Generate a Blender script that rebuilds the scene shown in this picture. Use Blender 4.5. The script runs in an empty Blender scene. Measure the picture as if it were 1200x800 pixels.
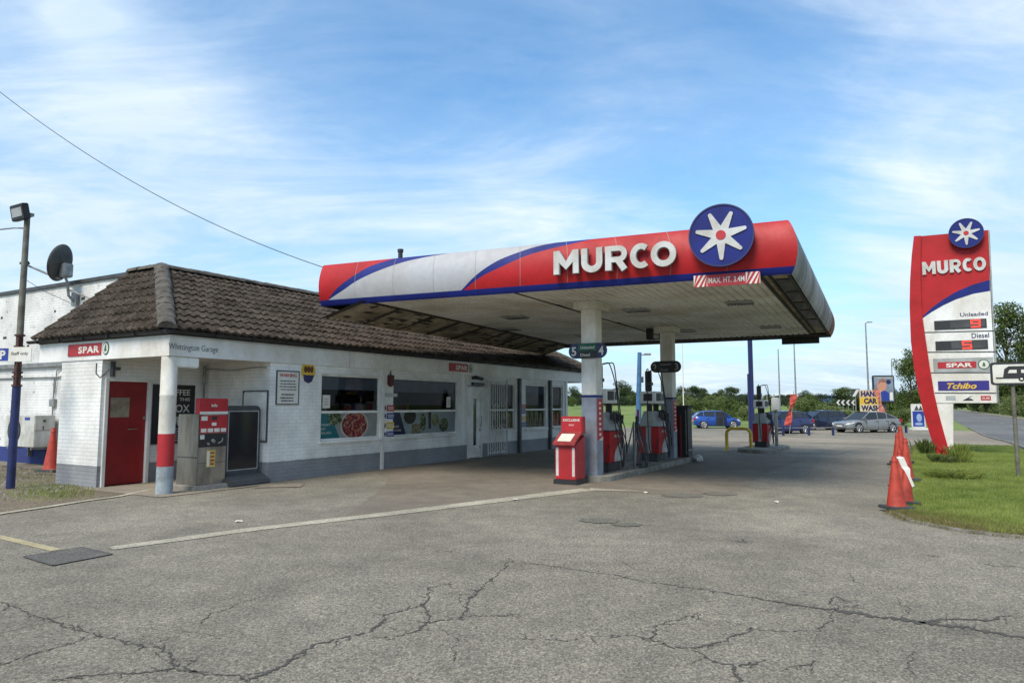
import bpy, bmesh, math, random
import numpy as np
from mathutils import Vector, Matrix
random.seed(7); rng = np.random.default_rng(7)
SC = bpy.context.scene
COL = SC.collection
PI = math.pi
# ------------------------------------------------------------------ camera model and site frame (metres)
EYE = 1.6; FPX = 824.0; HOR = 474.0
PITCH = math.atan((HOR-400)/FPX); CP, SP = math.cos(PITCH), math.sin(PITCH)
def ray(px, py):
    a = (px-600)/FPX; b = (400-py)/FPX
    return Vector((a, CP-b*SP, SP+b*CP))
def G(px, py, z=0.0):                        # pixel -> world point on height z (surveying the photograph)
    r = ray(px, py); t = (z-EYE)/r.z
    return Vector((r.x*t, r.y*t, z))
AZ = math.radians(30.3)
U2 = Vector((math.sin(AZ), math.cos(AZ))); V2 = Vector((-math.cos(AZ), math.sin(AZ)))
C0 = Vector((-6.19, 12.66))
SANG = math.atan2(U2.y, U2.x)
def S(a, b, z=0.0):
    p = C0 + U2*a + V2*b
    return Vector((p.x, p.y, z))
def inv(p):
    r = Vector((p[0], p[1])) - C0
    return r.dot(U2), r.dot(V2)
def A(px, py, b=0.0):                        # on the vertical plane b = const: (a, z)
    r = ray(px, py); r2 = Vector((r.x, r.y))
    t = (b + C0.dot(V2)) / r2.dot(V2)
    return (r2*t - C0).dot(U2), EYE + r.z*t
def B(px, py, a=0.0):                        # on the vertical plane a = const: (b, z)
    r = ray(px, py); r2 = Vector((r.x, r.y))
    t = (a + C0.dot(U2)) / r2.dot(U2)
    return (r2*t - C0).dot(V2), EYE + r.z*t
GY = [-400, 0, 14, 27, 31, 36, 44, 60, 70, 85, 100, 130, 200, 420, 1500]
GZ = [0, 0, 0, 0, -.05, -.18, -.33, -.33, -.33, -.33, -.33, -.33, -.33, -.33, -.33]
TA = math.tan(AZ)
def gz(x, y):
    z = float(np.interp(y, GY, GZ))
    w = x - y*TA
    f = min(1, max(0, (-3-w)/11)); g = min(1, max(0, (y-60)/42)); g = g*g*(3-2*g)
    return z + f*g*1.75
# ------------------------------------------------------------------ mesh helpers
class MB:
    def __init__(s): s.v = []; s.f = []; s.m = []
    def add(s, vs, fs, M=None, mi=0):
        o = len(s.v)
        if M is not None: vs = [M @ Vector(p) for p in vs]
        s.v += [tuple(p) for p in vs]; s.f += [tuple(i+o for i in f) for f in fs]; s.m += [mi]*len(fs)
        return s
    def box(s, x0, x1, y0, y1, z0, z1, M=None, mi=0):
        vs = [(x0,y0,z0),(x1,y0,z0),(x1,y1,z0),(x0,y1,z0),(x0,y0,z1),(x1,y0,z1),(x1,y1,z1),(x0,y1,z1)]
        return s.add(vs, [(0,3,2,1),(4,5,6,7),(0,1,5,4),(1,2,6,5),(2,3,7,6),(3,0,4,7)], M, mi)
    def cyl(s, p0, p1, r0, r1=None, n=16, caps=True, mi=0, M=None):
        r1 = r0 if r1 is None else r1
        p0, p1 = Vector(p0), Vector(p1); d = (p1-p0).normalized()
        x = d.orthogonal().normalized(); y = d.cross(x)
        vs = []
        for p, r in ((p0, r0), (p1, r1)):
            for k in range(n):
                t = 2*PI*k/n; vs.append(p + x*(r*math.cos(t)) + y*(r*math.sin(t)))
        fs = [(k, (k+1) % n, n+(k+1) % n, n+k) for k in range(n)]
        if caps: fs += [tuple(range(n-1, -1, -1)), tuple(range(n, 2*n))]
        return s.add(vs, fs, M, mi)
    def tube(s, pts, r, n=8, mi=0, M=None):
        pts = [Vector(p) for p in pts]; vs = []; fs = []
        up = None
        for i, p in enumerate(pts):
            d = (pts[min(i+1, len(pts)-1)] - pts[max(i-1, 0)]).normalized()
            if up is None: up = d.orthogonal().normalized()
            up = (up - d*up.dot(d)).normalized(); sd = d.cross(up)
            rr = r[i] if isinstance(r, (list, tuple)) else r
            for k in range(n):
                t = 2*PI*k/n; vs.append(p + up*(rr*math.cos(t)) + sd*(rr*math.sin(t)))
        for i in range(len(pts)-1):
            for k in range(n):
                fs.append((i*n+k, i*n+(k+1) % n, (i+1)*n+(k+1) % n, (i+1)*n+k))
        fs += [tuple(range(n-1, -1, -1)), tuple((len(pts)-1)*n+k for k in range(n))]
        return s.add(vs, fs, M, mi)
    def lathe(s, prof, c=(0,0,0), n=24, mi=0, M=None):
        vs = []; fs = []
        for r, z in prof:
            for k in range(n):
                t = 2*PI*k/n; vs.append((c[0]+r*math.cos(t), c[1]+r*math.sin(t), c[2]+z))
        for i in range(len(prof)-1):
            for k in range(n):
                fs.append((i*n+k, i*n+(k+1) % n, (i+1)*n+(k+1) % n, (i+1)*n+k))
        fs += [tuple(range(n-1, -1, -1)), tuple((len(prof)-1)*n+k for k in range(n))]
        return s.add(vs, fs, M, mi)
    def prism(s, poly, d, M=None, mi=0):     # poly in local XZ plane, front at y=-d, back at y=0
        n = len(poly)
        ar = sum(poly[i][0]*poly[(i+1) % n][1]-poly[(i+1) % n][0]*poly[i][1] for i in range(n))
        if ar < 0: poly = poly[::-1]
        vs = [(x, -d, z) for x, z in poly] + [(x, 0, z) for x, z in poly]
        fs = [tuple(range(n)), tuple(range(2*n-1, n-1, -1))] + [(i, n+i, n+(i+1) % n, (i+1) % n) for i in range(n)]
        return s.add(vs, fs, M, mi)
    def build(s, name, mats, parent=None, smooth=False, bevel=0, solid=0):
        me = bpy.data.meshes.new(name)
        me.from_pydata(s.v, [], s.f)
        if not isinstance(mats, (list, tuple)): mats = [mats]
        for m in mats: me.materials.append(m)
        if len(mats) > 1: me.polygons.foreach_set('material_index', s.m)
        if bevel:
            bm = bmesh.new(); bm.from_mesh(me)
            es = [e for e in bm.edges if len(e.link_faces) == 2 and e.calc_face_angle(0) > .6]
            bmesh.ops.bevel(bm, geom=es, offset=bevel, segments=2, affect='EDGES', clamp_overlap=True)
            bm.to_mesh(me); bm.free()
        if smooth:
            me.polygons.foreach_set('use_smooth', [True]*len(me.polygons))
            try: me.set_sharp_from_angle(angle=math.radians(40))
            except Exception: pass
        me.update()
        o = bpy.data.objects.new(name, me); COL.objects.link(o)
        if parent is not None: o.parent = parent
        return o
def tag(o, label, cat, group=None, kind=None):
    if label: o['label'] = label
    if cat: o['category'] = cat
    if group: o['group'] = group
    if kind: o['kind'] = kind
    return o
def thing(name, label, cat, loc, rz=0, group=None):
    o = bpy.data.objects.new(name, None); COL.objects.link(o); o.empty_display_size = .2
    o.location = loc; o.rotation_euler = (0, 0, rz)
    return tag(o, label, cat, group)
def sthing(name, label, cat, a, b, z=0, rot=0, group=None):
    return thing(name, label, cat, S(a, b, z), SANG+rot, group)
def struct(mb, name, mats, smooth=False):
    o = mb.build(name, mats, smooth=smooth); o['kind'] = 'structure'; return o
def copy_tree(o, parent=None):
    c = o.copy(); COL.objects.link(c)
    if parent is not None: c.parent = parent
    for ch in list(o.children): copy_tree(ch, c)
    return c
def basis(o, right, up):                     # local XZ-plane maps: x->right, z->up, -y->outward normal
    r = Vector(right).normalized(); u = Vector(up).normalized(); n = r.cross(u)   # outward = right x up
    M = Matrix(((r.x, -n.x, u.x, o[0]), (r.y, -n.y, u.y, o[1]), (r.z, -n.z, u.z, o[2]), (0, 0, 0, 1)))
    return M
FRONT = lambda x, y, z: Matrix.Translation((x, y, z))
def LEFT(x, y, z): return basis((x, y, z), (0, -1, 0), (0, 0, 1))       # facing -x
_tc = {}
def text_mb(body, h, d=.004, bold=0., wx=1., M=None, mb=None, mi=0, align='LEFT', shear=0., sp=1.0):
    key = (body, bold, align, shear, sp)
    if key not in _tc:
        cu = bpy.data.curves.new('t', 'FONT'); cu.body = body; cu.size = 1; cu.extrude = .5; cu.offset = bold
        cu.align_x = align; cu.shear = shear; cu.space_character = sp; cu.resolution_u = 3
        ob = bpy.data.objects.new('t', cu); COL.objects.link(ob)
        dg = bpy.context.evaluated_depsgraph_get(); me = bpy.data.meshes.new_from_object(ob.evaluated_get(dg))
        _tc[key] = ([tuple(v.co) for v in me.vertices], [tuple(p.vertices) for p in me.polygons])
        bpy.data.objects.remove(ob); bpy.data.curves.remove(cu); bpy.data.meshes.remove(me)
    vs, fs = _tc[key]
    k = h/.73                                 # cap height of the built-in font
    vs = [(x*k*wx, -(z+.5)*d, y*k) for x, y, z in vs]
    mb = mb or MB()
    mb.add(vs, fs, M, mi); return mb
def text_w(body, h, bold=0., wx=1., sp=1.0, shear=0., align='LEFT'):
    m = text_mb(body, h, bold=bold, wx=wx, sp=sp, shear=shear, align=align); xs = [v[0] for v in m.v]; return min(xs), max(xs)
def text_fit(body, h, width, d=.004, bold=0., M=None, x0=0., mb=None, mi=0, shear=0., sp=1.0, z=0.):
    lo, hi = text_w(body, h, bold, 1., sp, shear)
    k = width/(hi-lo)
    T = Matrix.Translation((x0-lo*k, 0, z))
    return text_mb(body, h, d, bold, k, (M @ T) if M is not None else T, mb, mi, 'LEFT', shear, sp)
def strip_letter(mb, path, w, d, M, off=0., closed=False):
    P = [Vector(p) for p in path]; n = len(P); L = []; Rr = []
    for i, p in enumerate(P):
        a = P[(i-1) % n] if (closed or i > 0) else p; b = P[(i+1) % n] if (closed or i < n-1) else p
        d1 = (p-a).normalized() if (p-a).length > 1e-6 else (b-p).normalized(); d2 = (b-p).normalized() if (b-p).length > 1e-6 else d1
        t = (d1+d2).normalized(); nn = Vector((-t.y, t.x)); k = 1/max(.5, nn.dot(Vector((-d1.y, d1.x))))
        L.append(p+nn*w/2*k); Rr.append(p-nn*w/2*k)
    vs = [(q.x, -d-off, q.y) for q in L]+[(q.x, -d-off, q.y) for q in Rr]+[(q.x, 0, q.y) for q in L]+[(q.x, 0, q.y) for q in Rr]
    fs = []; m = n if closed else n-1
    for i in range(m):
        j = (i+1) % n; fs += [(n+i, n+j, j, i), (i, j, 2*n+j, 2*n+i), (n+j, n+i, 3*n+i, 3*n+j)]
    if not closed: fs += [(0, 2*n, 3*n, n), (n-1, 2*n-1, 4*n-1, 3*n-1)]
    mb.add(vs, fs, M)
def murco(h, width, d, M, grow=0.):
    """heavy rounded capitals M U R C O, total width and height given"""
    ws_ = [1.12, .92, .92, .80, 1.04]; gap = .12; tot = sum(ws_)+gap*3.45; k = width/tot; w = .255*h*1.0+grow; mb = MB()
    x = 0.; 
    def arcp(cx, cz, rx, rz, a0, a1, n=14): return [(cx+rx*math.cos(math.radians(a0+(a1-a0)*i/n)), cz+rz*math.sin(math.radians(a0+(a1-a0)*i/n))) for i in range(n+1)]
    for i, lw in enumerate(ws_):
        W_ = lw*k; x0, x1 = x+w/2, x+W_-w/2; z0, z1 = w*.42, h-w*.42; g = grow/2
        if i == 0:
            sw = w*.92; mb.prism([(x-g, -g), (x+sw+g, -g), (x+sw+g, h*.50), (x+W_/2, h*.18-g), (x+W_-sw-g, h*.50), (x+W_-sw-g, -g), (x+W_+g, -g), (x+W_+g*.5, h+g), (x+W_-sw*1.05, h+g), (x+W_/2, h*.52), (x+sw*1.05, h+g), (x-g*.5, h+g)], d, M)
        elif i == 1:
            r = (x1-x0)/2; strip_letter(mb, [(x0, h+g)]+arcp((x0+x1)/2, z0+r*.95, r, r*.95, 180, 360)+[(x1, h+g)], w, d, M)
        elif i == 2:
            strip_letter(mb, [(x0, -g), (x0, h+g)], w, d, M); zc = h*.66; rz = h-w*.42-zc; xe = x1-rz*.9
            strip_letter(mb, [(x0+w*.4, h-w*.42)]+arcp(xe, zc, rz*1.0, rz, 90, -90)+[(x0+w*.4, zc-rz)], w*.84, d, M, .0008)
            strip_letter(mb, [(xe-w*.25, zc-rz*.9), (x1+w*.12, -g)], w*.98, d, M, .0016)
        elif i == 3:
            strip_letter(mb, arcp(x0+(x1-x0)*.62, h/2, (x1-x0)*.62, h/2-w*.42, 50, 310, 22), w*.9, d, M)
        else:
            strip_letter(mb, arcp((x0+x1)/2, h/2, (x1-x0)/2, h/2-w*.42, 0, 345, 23), w*.92, d, M, closed=True)
        x += W_+gap*k*(.45 if i == 3 else 1)
    return mb
def disc(r, n=40, cx=0, cz=0): return [(cx+r*math.cos(2*PI*k/n), cz+r*math.sin(2*PI*k/n)) for k in range(n)]
def ellip(rx, rz, cx=0, cz=0, n=32): return [(cx+rx*math.cos(2*PI*k/n), cz+rz*math.sin(2*PI*k/n)) for k in range(n)]
def rrect(x0, x1, z0, z1, r, n=5):
    P = []
    for cx, cz, a0 in ((x1-r, z0+r, -90), (x1-r, z1-r, 0), (x0+r, z1-r, 90), (x0+r, z0+r, 180)):
        for k in range(n+1):
            t = math.radians(a0+90*k/n); P.append((cx+r*math.cos(t), cz+r*math.sin(t)))
    return P
# ------------------------------------------------------------------ materials
def new_mat(name):
    m = bpy.data.materials.new(name); m.use_nodes = True; nt = m.node_tree
    return m, nt, nt.nodes['Principled BSDF']
def nd(nt, t, **kw):
    n = nt.nodes.new(t)
    for k, v in kw.items():
        if k in n.inputs: n.inputs[k].default_value = v
        else: setattr(n, k, v)
    return n
def ramp(nt, fac, stops):
    r = nt.nodes.new('ShaderNodeValToRGB'); e = r.color_ramp.elements
    while len(e) < len(stops): e.new(.5)
    for i, (p, c) in enumerate(stops):
        e[i].position = p; e[i].color = (*c, 1) if len(c) == 3 else c
    nt.links.new(fac, r.inputs[0]); return r
def objco(nt, scale=(1,1,1), world=False):
    if world:
        g = nt.nodes.new('ShaderNodeNewGeometry'); out = g.outputs['Position']
    else:
        g = nt.nodes.new('ShaderNodeTexCoord'); out = g.outputs['Object']
    mp = nt.nodes.new('ShaderNodeMapping'); mp.inputs['Scale'].default_value = scale
    nt.links.new(out, mp.inputs[0]); return mp.outputs[0]
def noise(nt, co, scale, detail=4, rough=.55, dist=0.):
    n = nd(nt, 'ShaderNodeTexNoise', Scale=scale, Detail=detail, Roughness=rough, Distortion=dist)
    nt.links.new(co, n.inputs['Vector']); return n.outputs[0]
def mixc(nt, fac, a, b, mode='MIX'):
    m = nt.nodes.new('ShaderNodeMix'); m.data_type = 'RGBA'; m.blend_type = mode
    def put(sock, v):
        if hasattr(v, 'node') or isinstance(v, bpy.types.NodeSocket): nt.links.new(v, sock)
        elif isinstance(v, (int, float)): sock.default_value = v
        else: sock.default_value = (*v, 1) if len(v) == 3 else v
    put(m.inputs[0], fac); put(m.inputs[6], a); put(m.inputs[7], b)
    return m.outputs[2]
def mth(nt, op, a, b=None, c=None):
    m = nt.nodes.new('ShaderNodeMath'); m.operation = op
    for i, v in enumerate((a, b, c)):
        if v is None: continue
        if isinstance(v, (int, float)): m.inputs[i].default_value = v
        else: nt.links.new(v, m.inputs[i])
    return m.outputs[0]
def bump(nt, h, bsdf, strength=.3, dist=.01):
    b = nd(nt, 'ShaderNodeBump', Strength=strength, Distance=dist)
    nt.links.new(h, b.inputs['Height']); nt.links.new(b.outputs[0], bsdf.inputs['Normal'])
def paint(name, col, rough=.45, dirt=.25, scale=2., metal=0., spec=.5, fine=.08, streak=1.0, coat=0.):
    m, nt, bs = new_mat(name)
    co = objco(nt, (1, 1, streak))
    n1 = noise(nt, co, scale, 6, .6); n2 = noise(nt, objco(nt), scale*14, 3)
    dk = tuple(c*(1-dirt)*f for c, f in zip(col, (.95, .9, .82)))
    r = ramp(nt, n1, [(.36, dk), (.62, col)])
    r2 = ramp(nt, n2, [(.3, (1-fine,)*3), (.7, (1+fine*.5,)*3)])
    c = mixc(nt, 1., r.outputs[0], r2.outputs[0], 'MULTIPLY')
    nt.links.new(c, bs.inputs['Base Color'])
    rr = ramp(nt, n1, [(.3, (min(1, rough+.2),)*3), (.7, (rough,)*3)])
    nt.links.new(rr.outputs[0], bs.inputs['Roughness'])
    bs.inputs['Metallic'].default_value = metal
    bs.inputs['Specular IOR Level'].default_value = spec
    if coat: bs.inputs['Coat Weight'].default_value = coat
    bump(nt, n2, bs, .08, .003)
    return m
def flat(name, col, rough=.5, metal=0.):
    m, nt, bs = new_mat(name); bs.inputs['Base Color'].default_value = (*col, 1)
    bs.inputs['Roughness'].default_value = rough; bs.inputs['Metallic'].default_value = metal; return m
def emis(name, col, st):
    m, nt, bs = new_mat(name); bs.inputs['Base Color'].default_value = (*col, 1)
    bs.inputs['Emission Color'].default_value = (*col, 1); bs.inputs['Emission Strength'].default_value = st; return m
def brick(name, col, base=None, zb=.4, flake=0., grime=.25):
    m, nt, bs = new_mat(name)
    tc = nt.nodes.new('ShaderNodeTexCoord'); sx = nt.nodes.new('ShaderNodeSeparateXYZ'); nt.links.new(tc.outputs['Object'], sx.inputs[0])
    h = mth(nt, 'ADD', sx.outputs[0], sx.outputs[1])
    cx = nt.nodes.new('ShaderNodeCombineXYZ'); nt.links.new(h, cx.inputs[0]); nt.links.new(sx.outputs[2], cx.inputs[1])
    wob = noise(nt, tc.outputs['Object'], 5, 3)
    bt = nd(nt, 'ShaderNodeTexBrick'); bt.inputs['Scale'].default_value = 1
    bt.inputs['Brick Width'].default_value = .225; bt.inputs['Row Height'].default_value = .075
    bt.inputs['Mortar Size'].default_value = .008; bt.inputs['Mortar Smooth'].default_value = .5
    nt.links.new(cx.outputs[0], bt.inputs['Vector'])
    mort = bt.outputs['Fac']
    big = noise(nt, tc.outputs['Object'], 1.1, 6, .62)
    mp = nd(nt, 'ShaderNodeMapping', Scale=(1, 1, .22)); nt.links.new(tc.outputs['Object'], mp.inputs[0])
    st = noise(nt, mp.outputs[0], 4.5, 5, .6)
    g1 = tuple(c*(1-grime) for c in col)
    c1 = ramp(nt, big, [(.32, g1), (.6, col)]).outputs[0]
    c2 = mixc(nt, ramp(nt, st, [(.52, (0,0,0)), (.75, (.45,.45,.45))]).outputs[0], c1, tuple(c*f*.72 for c, f in zip(col, (1, .97, .88))))
    c3 = mixc(nt, mth(nt, 'MULTIPLY', mort, .35), c2, tuple(c*.6 for c in col))
    if flake:
        fl = noise(nt, tc.outputs['Object'], 5.5, 8, .75)
        c3 = mixc(nt, ramp(nt, fl, [(.67-flake*.06, (0,0,0)), (.69-flake*.06, (1,1,1))]).outputs[0], c3, (.10, .075, .06))
        fl2 = noise(nt, tc.outputs['Object'], 2.2, 6, .7)
        c3 = mixc(nt, ramp(nt, fl2, [(.6, (0,0,0)), (.72, (.6,.6,.6))]).outputs[0], c3, (.22, .21, .19))
    if base:
        zz = mth(nt, 'ADD', sx.outputs[2], mth(nt, 'MULTIPLY', mth(nt, 'SUBTRACT', wob, .5), .03))
        isb = mth(nt, 'LESS_THAN', zz, zb)
        bc = ramp(nt, big, [(.35, tuple(c*.72 for c in base)), (.62, base)]).outputs[0]
        bc = mixc(nt, mth(nt, 'MULTIPLY', mort, .3), bc, tuple(c*.6 for c in base))
        chip = noise(nt, tc.outputs['Object'], 11, 5, .7)
        bc = mixc(nt, ramp(nt, chip, [(.64, (0,0,0)), (.68, (1,1,1))]).outputs[0], bc, (.09, .08, .07))
        c3 = mixc(nt, isb, c3, bc)
    nt.links.new(c3, bs.inputs['Base Color']); bs.inputs['Roughness'].default_value = .75
    hgt = mth(nt, 'SUBTRACT', mth(nt, 'MULTIPLY', wob, .5), mort)
    bump(nt, hgt, bs, .7, .006)
    return m
def asphalt(name, base, dark=.75, brown=0., vor=True, speck=1.):
    m, nt, bs = new_mat(name)
    co = objco(nt, world=True)
    agg = nd(nt, 'ShaderNodeTexVoronoi', Scale=88.); nt.links.new(co, agg.inputs['Vector'])
    n1 = noise(nt, co, .33, 8, .62, .6); n2 = noise(nt, co, 2.3, 6, .65); n3 = noise(nt, co, 34, 3, .7); n4 = noise(nt, co, .09, 3, .5)
    stx = noise(nt, objco(nt, (.5, .12, 1), world=True), 1.2, 5, .6)
    c = ramp(nt, n1, [(.32, tuple(b*dark for b in base)), (.66, base)]).outputs[0]
    c = mixc(nt, 1., c, ramp(nt, n2, [(.3, (.80, .80, .80)), (.7, (1.14, 1.14, 1.10))]).outputs[0], 'MULTIPLY')
    c = mixc(nt, 1., c, ramp(nt, n4, [(.35, (.87, .87, .88)), (.65, (1.08, 1.07, 1.05))]).outputs[0], 'MULTIPLY')
    c = mixc(nt, 1., c, ramp(nt, stx, [(.35, (.9, .9, .9)), (.65, (1.06, 1.06, 1.05))]).outputs[0], 'MULTIPLY')
    lo, hi = 1-.45*speck, 1+.6*speck
    c = mixc(nt, 1., c, ramp(nt, agg.outputs['Color'], [(.1, (lo,)*3), (.55, (1,)*3), (.92, (hi, hi*.985, hi*.92))]).outputs[0], 'MULTIPLY')
    c = mixc(nt, 1., c, ramp(nt, n3, [(.3, (1-.35*speck,)*3), (.7, (1+.25*speck,)*3)]).outputs[0], 'MULTIPLY')
    oil = noise(nt, co, 1.1, 5, .5, 1.2)
    c = mixc(nt, ramp(nt, oil, [(.66, (0,0,0)), (.8, (.55,.55,.55))]).outputs[0], c, tuple(b*.45 for b in base))
    if brown:
        bn = noise(nt, co, .7, 6, .6, .8)
        c = mixc(nt, ramp(nt, bn, [(.35, (0,0,0)), (.7, (brown,)*3)]).outputs[0], c, (.105, .08, .06))
    if vor:
        wv = noise(nt, co, 1.6, 5, .7)
        cov = nt.nodes.new('ShaderNodeVectorMath'); cov.operation = 'MULTIPLY_ADD'
        cb = nt.nodes.new('ShaderNodeCombineXYZ')
        nt.links.new(wv, cb.inputs[0]); nt.links.new(noise(nt, co, 1.3, 5, .7), cb.inputs[1])
        nt.links.new(cb.outputs[0], cov.inputs[0]); cov.inputs[1].default_value = (1.5, 1.5, 0); nt.links.new(co, cov.inputs[2])
        vc = nd(nt, 'ShaderNodeTexVoronoi', Scale=.42); vc.feature = 'DISTANCE_TO_EDGE'; nt.links.new(cov.outputs[0], vc.inputs['Vector'])
        mask = ramp(nt, noise(nt, co, .5, 4), [(.5, (0,0,0)), (.68, (.42,.42,.42))]).outputs[0]
        crk = ramp(nt, vc.outputs['Distance'], [(.0, (1,1,1)), (.008, (0,0,0))]).outputs[0]
        c = mixc(nt, mth(nt, 'MULTIPLY', crk, mask), c, (.035, .033, .03))
    nt.links.new(c, bs.inputs['Base Color']); bs.inputs['Roughness'].default_value = .9
    bs.inputs['Specular IOR Level'].default_value = .25
    h = mth(nt, 'ADD', agg.outputs['Distance'], mth(nt, 'MULTIPLY', n3, .6))
    bump(nt, h, bs, .55, .008)
    return m
def leafmat(name, c0, c1, tr=.25, sc=.8):
    m, nt, bs = new_mat(name); co = objco(nt)
    n = noise(nt, co, sc, 3, .6); n2 = noise(nt, co, sc*6, 2, .6)
    f = mth(nt, 'ADD', mth(nt, 'MULTIPLY', n, .6), mth(nt, 'MULTIPLY', n2, .4))
    r = ramp(nt, f, [(.34, c0), (.66, c1)])
    nt.links.new(r.outputs[0], bs.inputs['Base Color']); bs.inputs['Roughness'].default_value = .6
    bs.inputs['Specular IOR Level'].default_value = .2
    out = nt.nodes['Material Output']; tl = nd(nt, 'ShaderNodeBsdfTranslucent'); nt.links.new(r.outputs[0], tl.inputs[0])
    mx = nt.nodes.new('ShaderNodeMixShader'); mx.inputs[0].default_value = tr
    nt.links.new(bs.outputs[0], mx.inputs[1]); nt.links.new(tl.outputs[0], mx.inputs[2]); nt.links.new(mx.outputs[0], out.inputs[0])
    return m
def glassmat(name, tint=(.8, .85, .85), ior=1.45, rough=.02, gl=1.0):
    m, nt, bs = new_mat(name); nt.nodes.remove(bs)
    out = nt.nodes['Material Output']
    t = nd(nt, 'ShaderNodeBsdfTransparent'); t.inputs[0].default_value = (*tint, 1)
    g = nd(nt, 'ShaderNodeBsdfGlossy', Roughness=rough); g.inputs[0].default_value = (gl, gl, gl, 1)
    fr = nd(nt, 'ShaderNodeFresnel', IOR=ior); mx = nt.nodes.new('ShaderNodeMixShader')
    nt.links.new(fr.outputs[0], mx.inputs[0]); nt.links.new(t.outputs[0], mx.inputs[1]); nt.links.new(g.outputs[0], mx.inputs[2])
    nt.links.new(mx.outputs[0], out.inputs[0]); return m
M = {}
M['red'] = paint('canopy_red', (.42, .012, .015), .42, .2, 1.3, spec=.3)
M['blue'] = paint('canopy_blue', (.010, .019, .17), .45, .2, 1.5, spec=.25)
M['silver'] = paint('canopy_silver', (.37, .37, .385), .45, .12, .6)
M['letter'] = paint('letter_white', (.53, .53, .515), .5, .22, 3)
M['letside'] = flat('letter_side', (.22, .21, .2), .6)
M['weather'] = paint('weathered_cladding', (.32, .315, .30), .5, .55, .9, streak=.35, fine=.15)
M['rust'] = paint('rusty_cladding', (.25, .11, .05), .7, .5, 3)
M['soffit'] = paint('soffit_panels', (.84, .82, .77), .6, .25, .7, fine=.12)
M['soffit_dirty'] = paint('soffit_dirty', (.46, .39, .29), .85, .6, 1.6, fine=.3)
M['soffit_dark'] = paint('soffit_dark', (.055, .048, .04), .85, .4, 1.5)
M['black'] = paint('black_plastic', (.02, .02, .022), .45, .2, 4)
M['darkgrey'] = paint('dark_grey', (.06, .065, .07), .5, .3, 3)
M['col_white'] = paint('column_white', (.76, .74, .68), .55, .28, 2.2, streak=.5)
M['col_grey'] = paint('column_grey', (.26, .29, .35), .55, .25, 2.5)
M['white'] = paint('white_upvc', (.76, .76, .73), .4, .2, 2)
M['fascia_w'] = paint('fascia_white', (.76, .75, .72), .45, .22, .9, streak=.6)
M['grey'] = paint('light_grey', (.36, .37, .37), .45, .25, 3)
M['steel'] = paint('stainless_steel', (.42, .41, .38), .32, .35, 2.2, metal=.85, streak=.4)
M['galv'] = paint('galvanised', (.30, .31, .31), .5, .35, 4, metal=.4)
M['signred'] = paint('sign_red', (.42, .015, .022), .4, .15, 3)
M['doorred'] = paint('door_red', (.26, .008, .009), .45, .25, 1.5)
M['orange'] = paint('cone_orange', (.46, .048, .025), .5, .3, 6, fine=.15)
M['yellow'] = paint('yellow_paint', (.74, .47, .045), .45, .3, 6)
M['signblue'] = paint('sign_blue', (.02, .045, .30), .4, .1, 3)
M['poleblue'] = paint('pole_blue', (.012, .022, .11), .5, .35, 4)
M['polelight'] = paint('pole_light_blue', (.055, .16, .32), .5, .3, 4)
M['polebrown'] = paint('pole_brown', (.10, .045, .035), .7, .5, 5, fine=.3)
M['polegrey'] = paint('pole_grey', (.17, .16, .13), .7, .45, 5)
M["brick"] = brick("painted_brick", (.80, .79, .75), (.26, .265, .275), .42, 0, .34)
M['brick_old'] = brick('flaked_painted_brick', (.72, .71, .68), (.02, .035, .17), .42, 1., .35)
M['tile'] = paint('concrete_tiles', (.092, .072, .056), .95, .6, 2.4, fine=.75, spec=.2)
M['hip'] = paint('hip_tiles', (.125, .11, .09), .95, .5, 6, fine=.5)
M['concrete'] = paint('concrete', (.30, .28, .25), .9, .4, 2.5, fine=.25)
M['kerb'] = paint('kerb_concrete', (.25, .235, .2), .9, .45, 3, fine=.3)
M['glass'] = glassmat('window_glass', (.66, .70, .70), 1.35, .02, .45)
M['glass2'] = glassmat('poster_glass', (.97, .98, .98), 1.3, .03, .5)
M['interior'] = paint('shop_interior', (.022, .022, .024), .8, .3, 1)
M['green'] = paint('logo_green', (.01, .12, .07), .5, .1)
M['tyre'] = paint('tyre', (.018, .018, .018), .8, .2)
M['alloy'] = paint('alloy', (.5, .5, .52), .3, .1, metal=.6)
M['carglass'] = flat('car_glass', (.02, .025, .03), .06)
M['lamp'] = paint('lamp_lens', (.7, .72, .72), .15, .1)
M['led'] = emis('led_red', (1., .04, .02), 1.1)
M['lit'] = emis('lit_tube', (1., .85, .6), 1.6)
M['teal'] = paint('teal_print', (.01, .20, .24), .35, .1)
M['navy'] = paint('navy_print', (.014, .016, .085), .35, .1)
M['paper'] = paint('paper', (.68, .67, .62), .6, .1)
M['skin'] = paint('print_skin', (.55, .26, .17), .6, .15, 20)
M['bark'] = paint('bark', (.08, .06, .045), .95, .5, 6)
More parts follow.
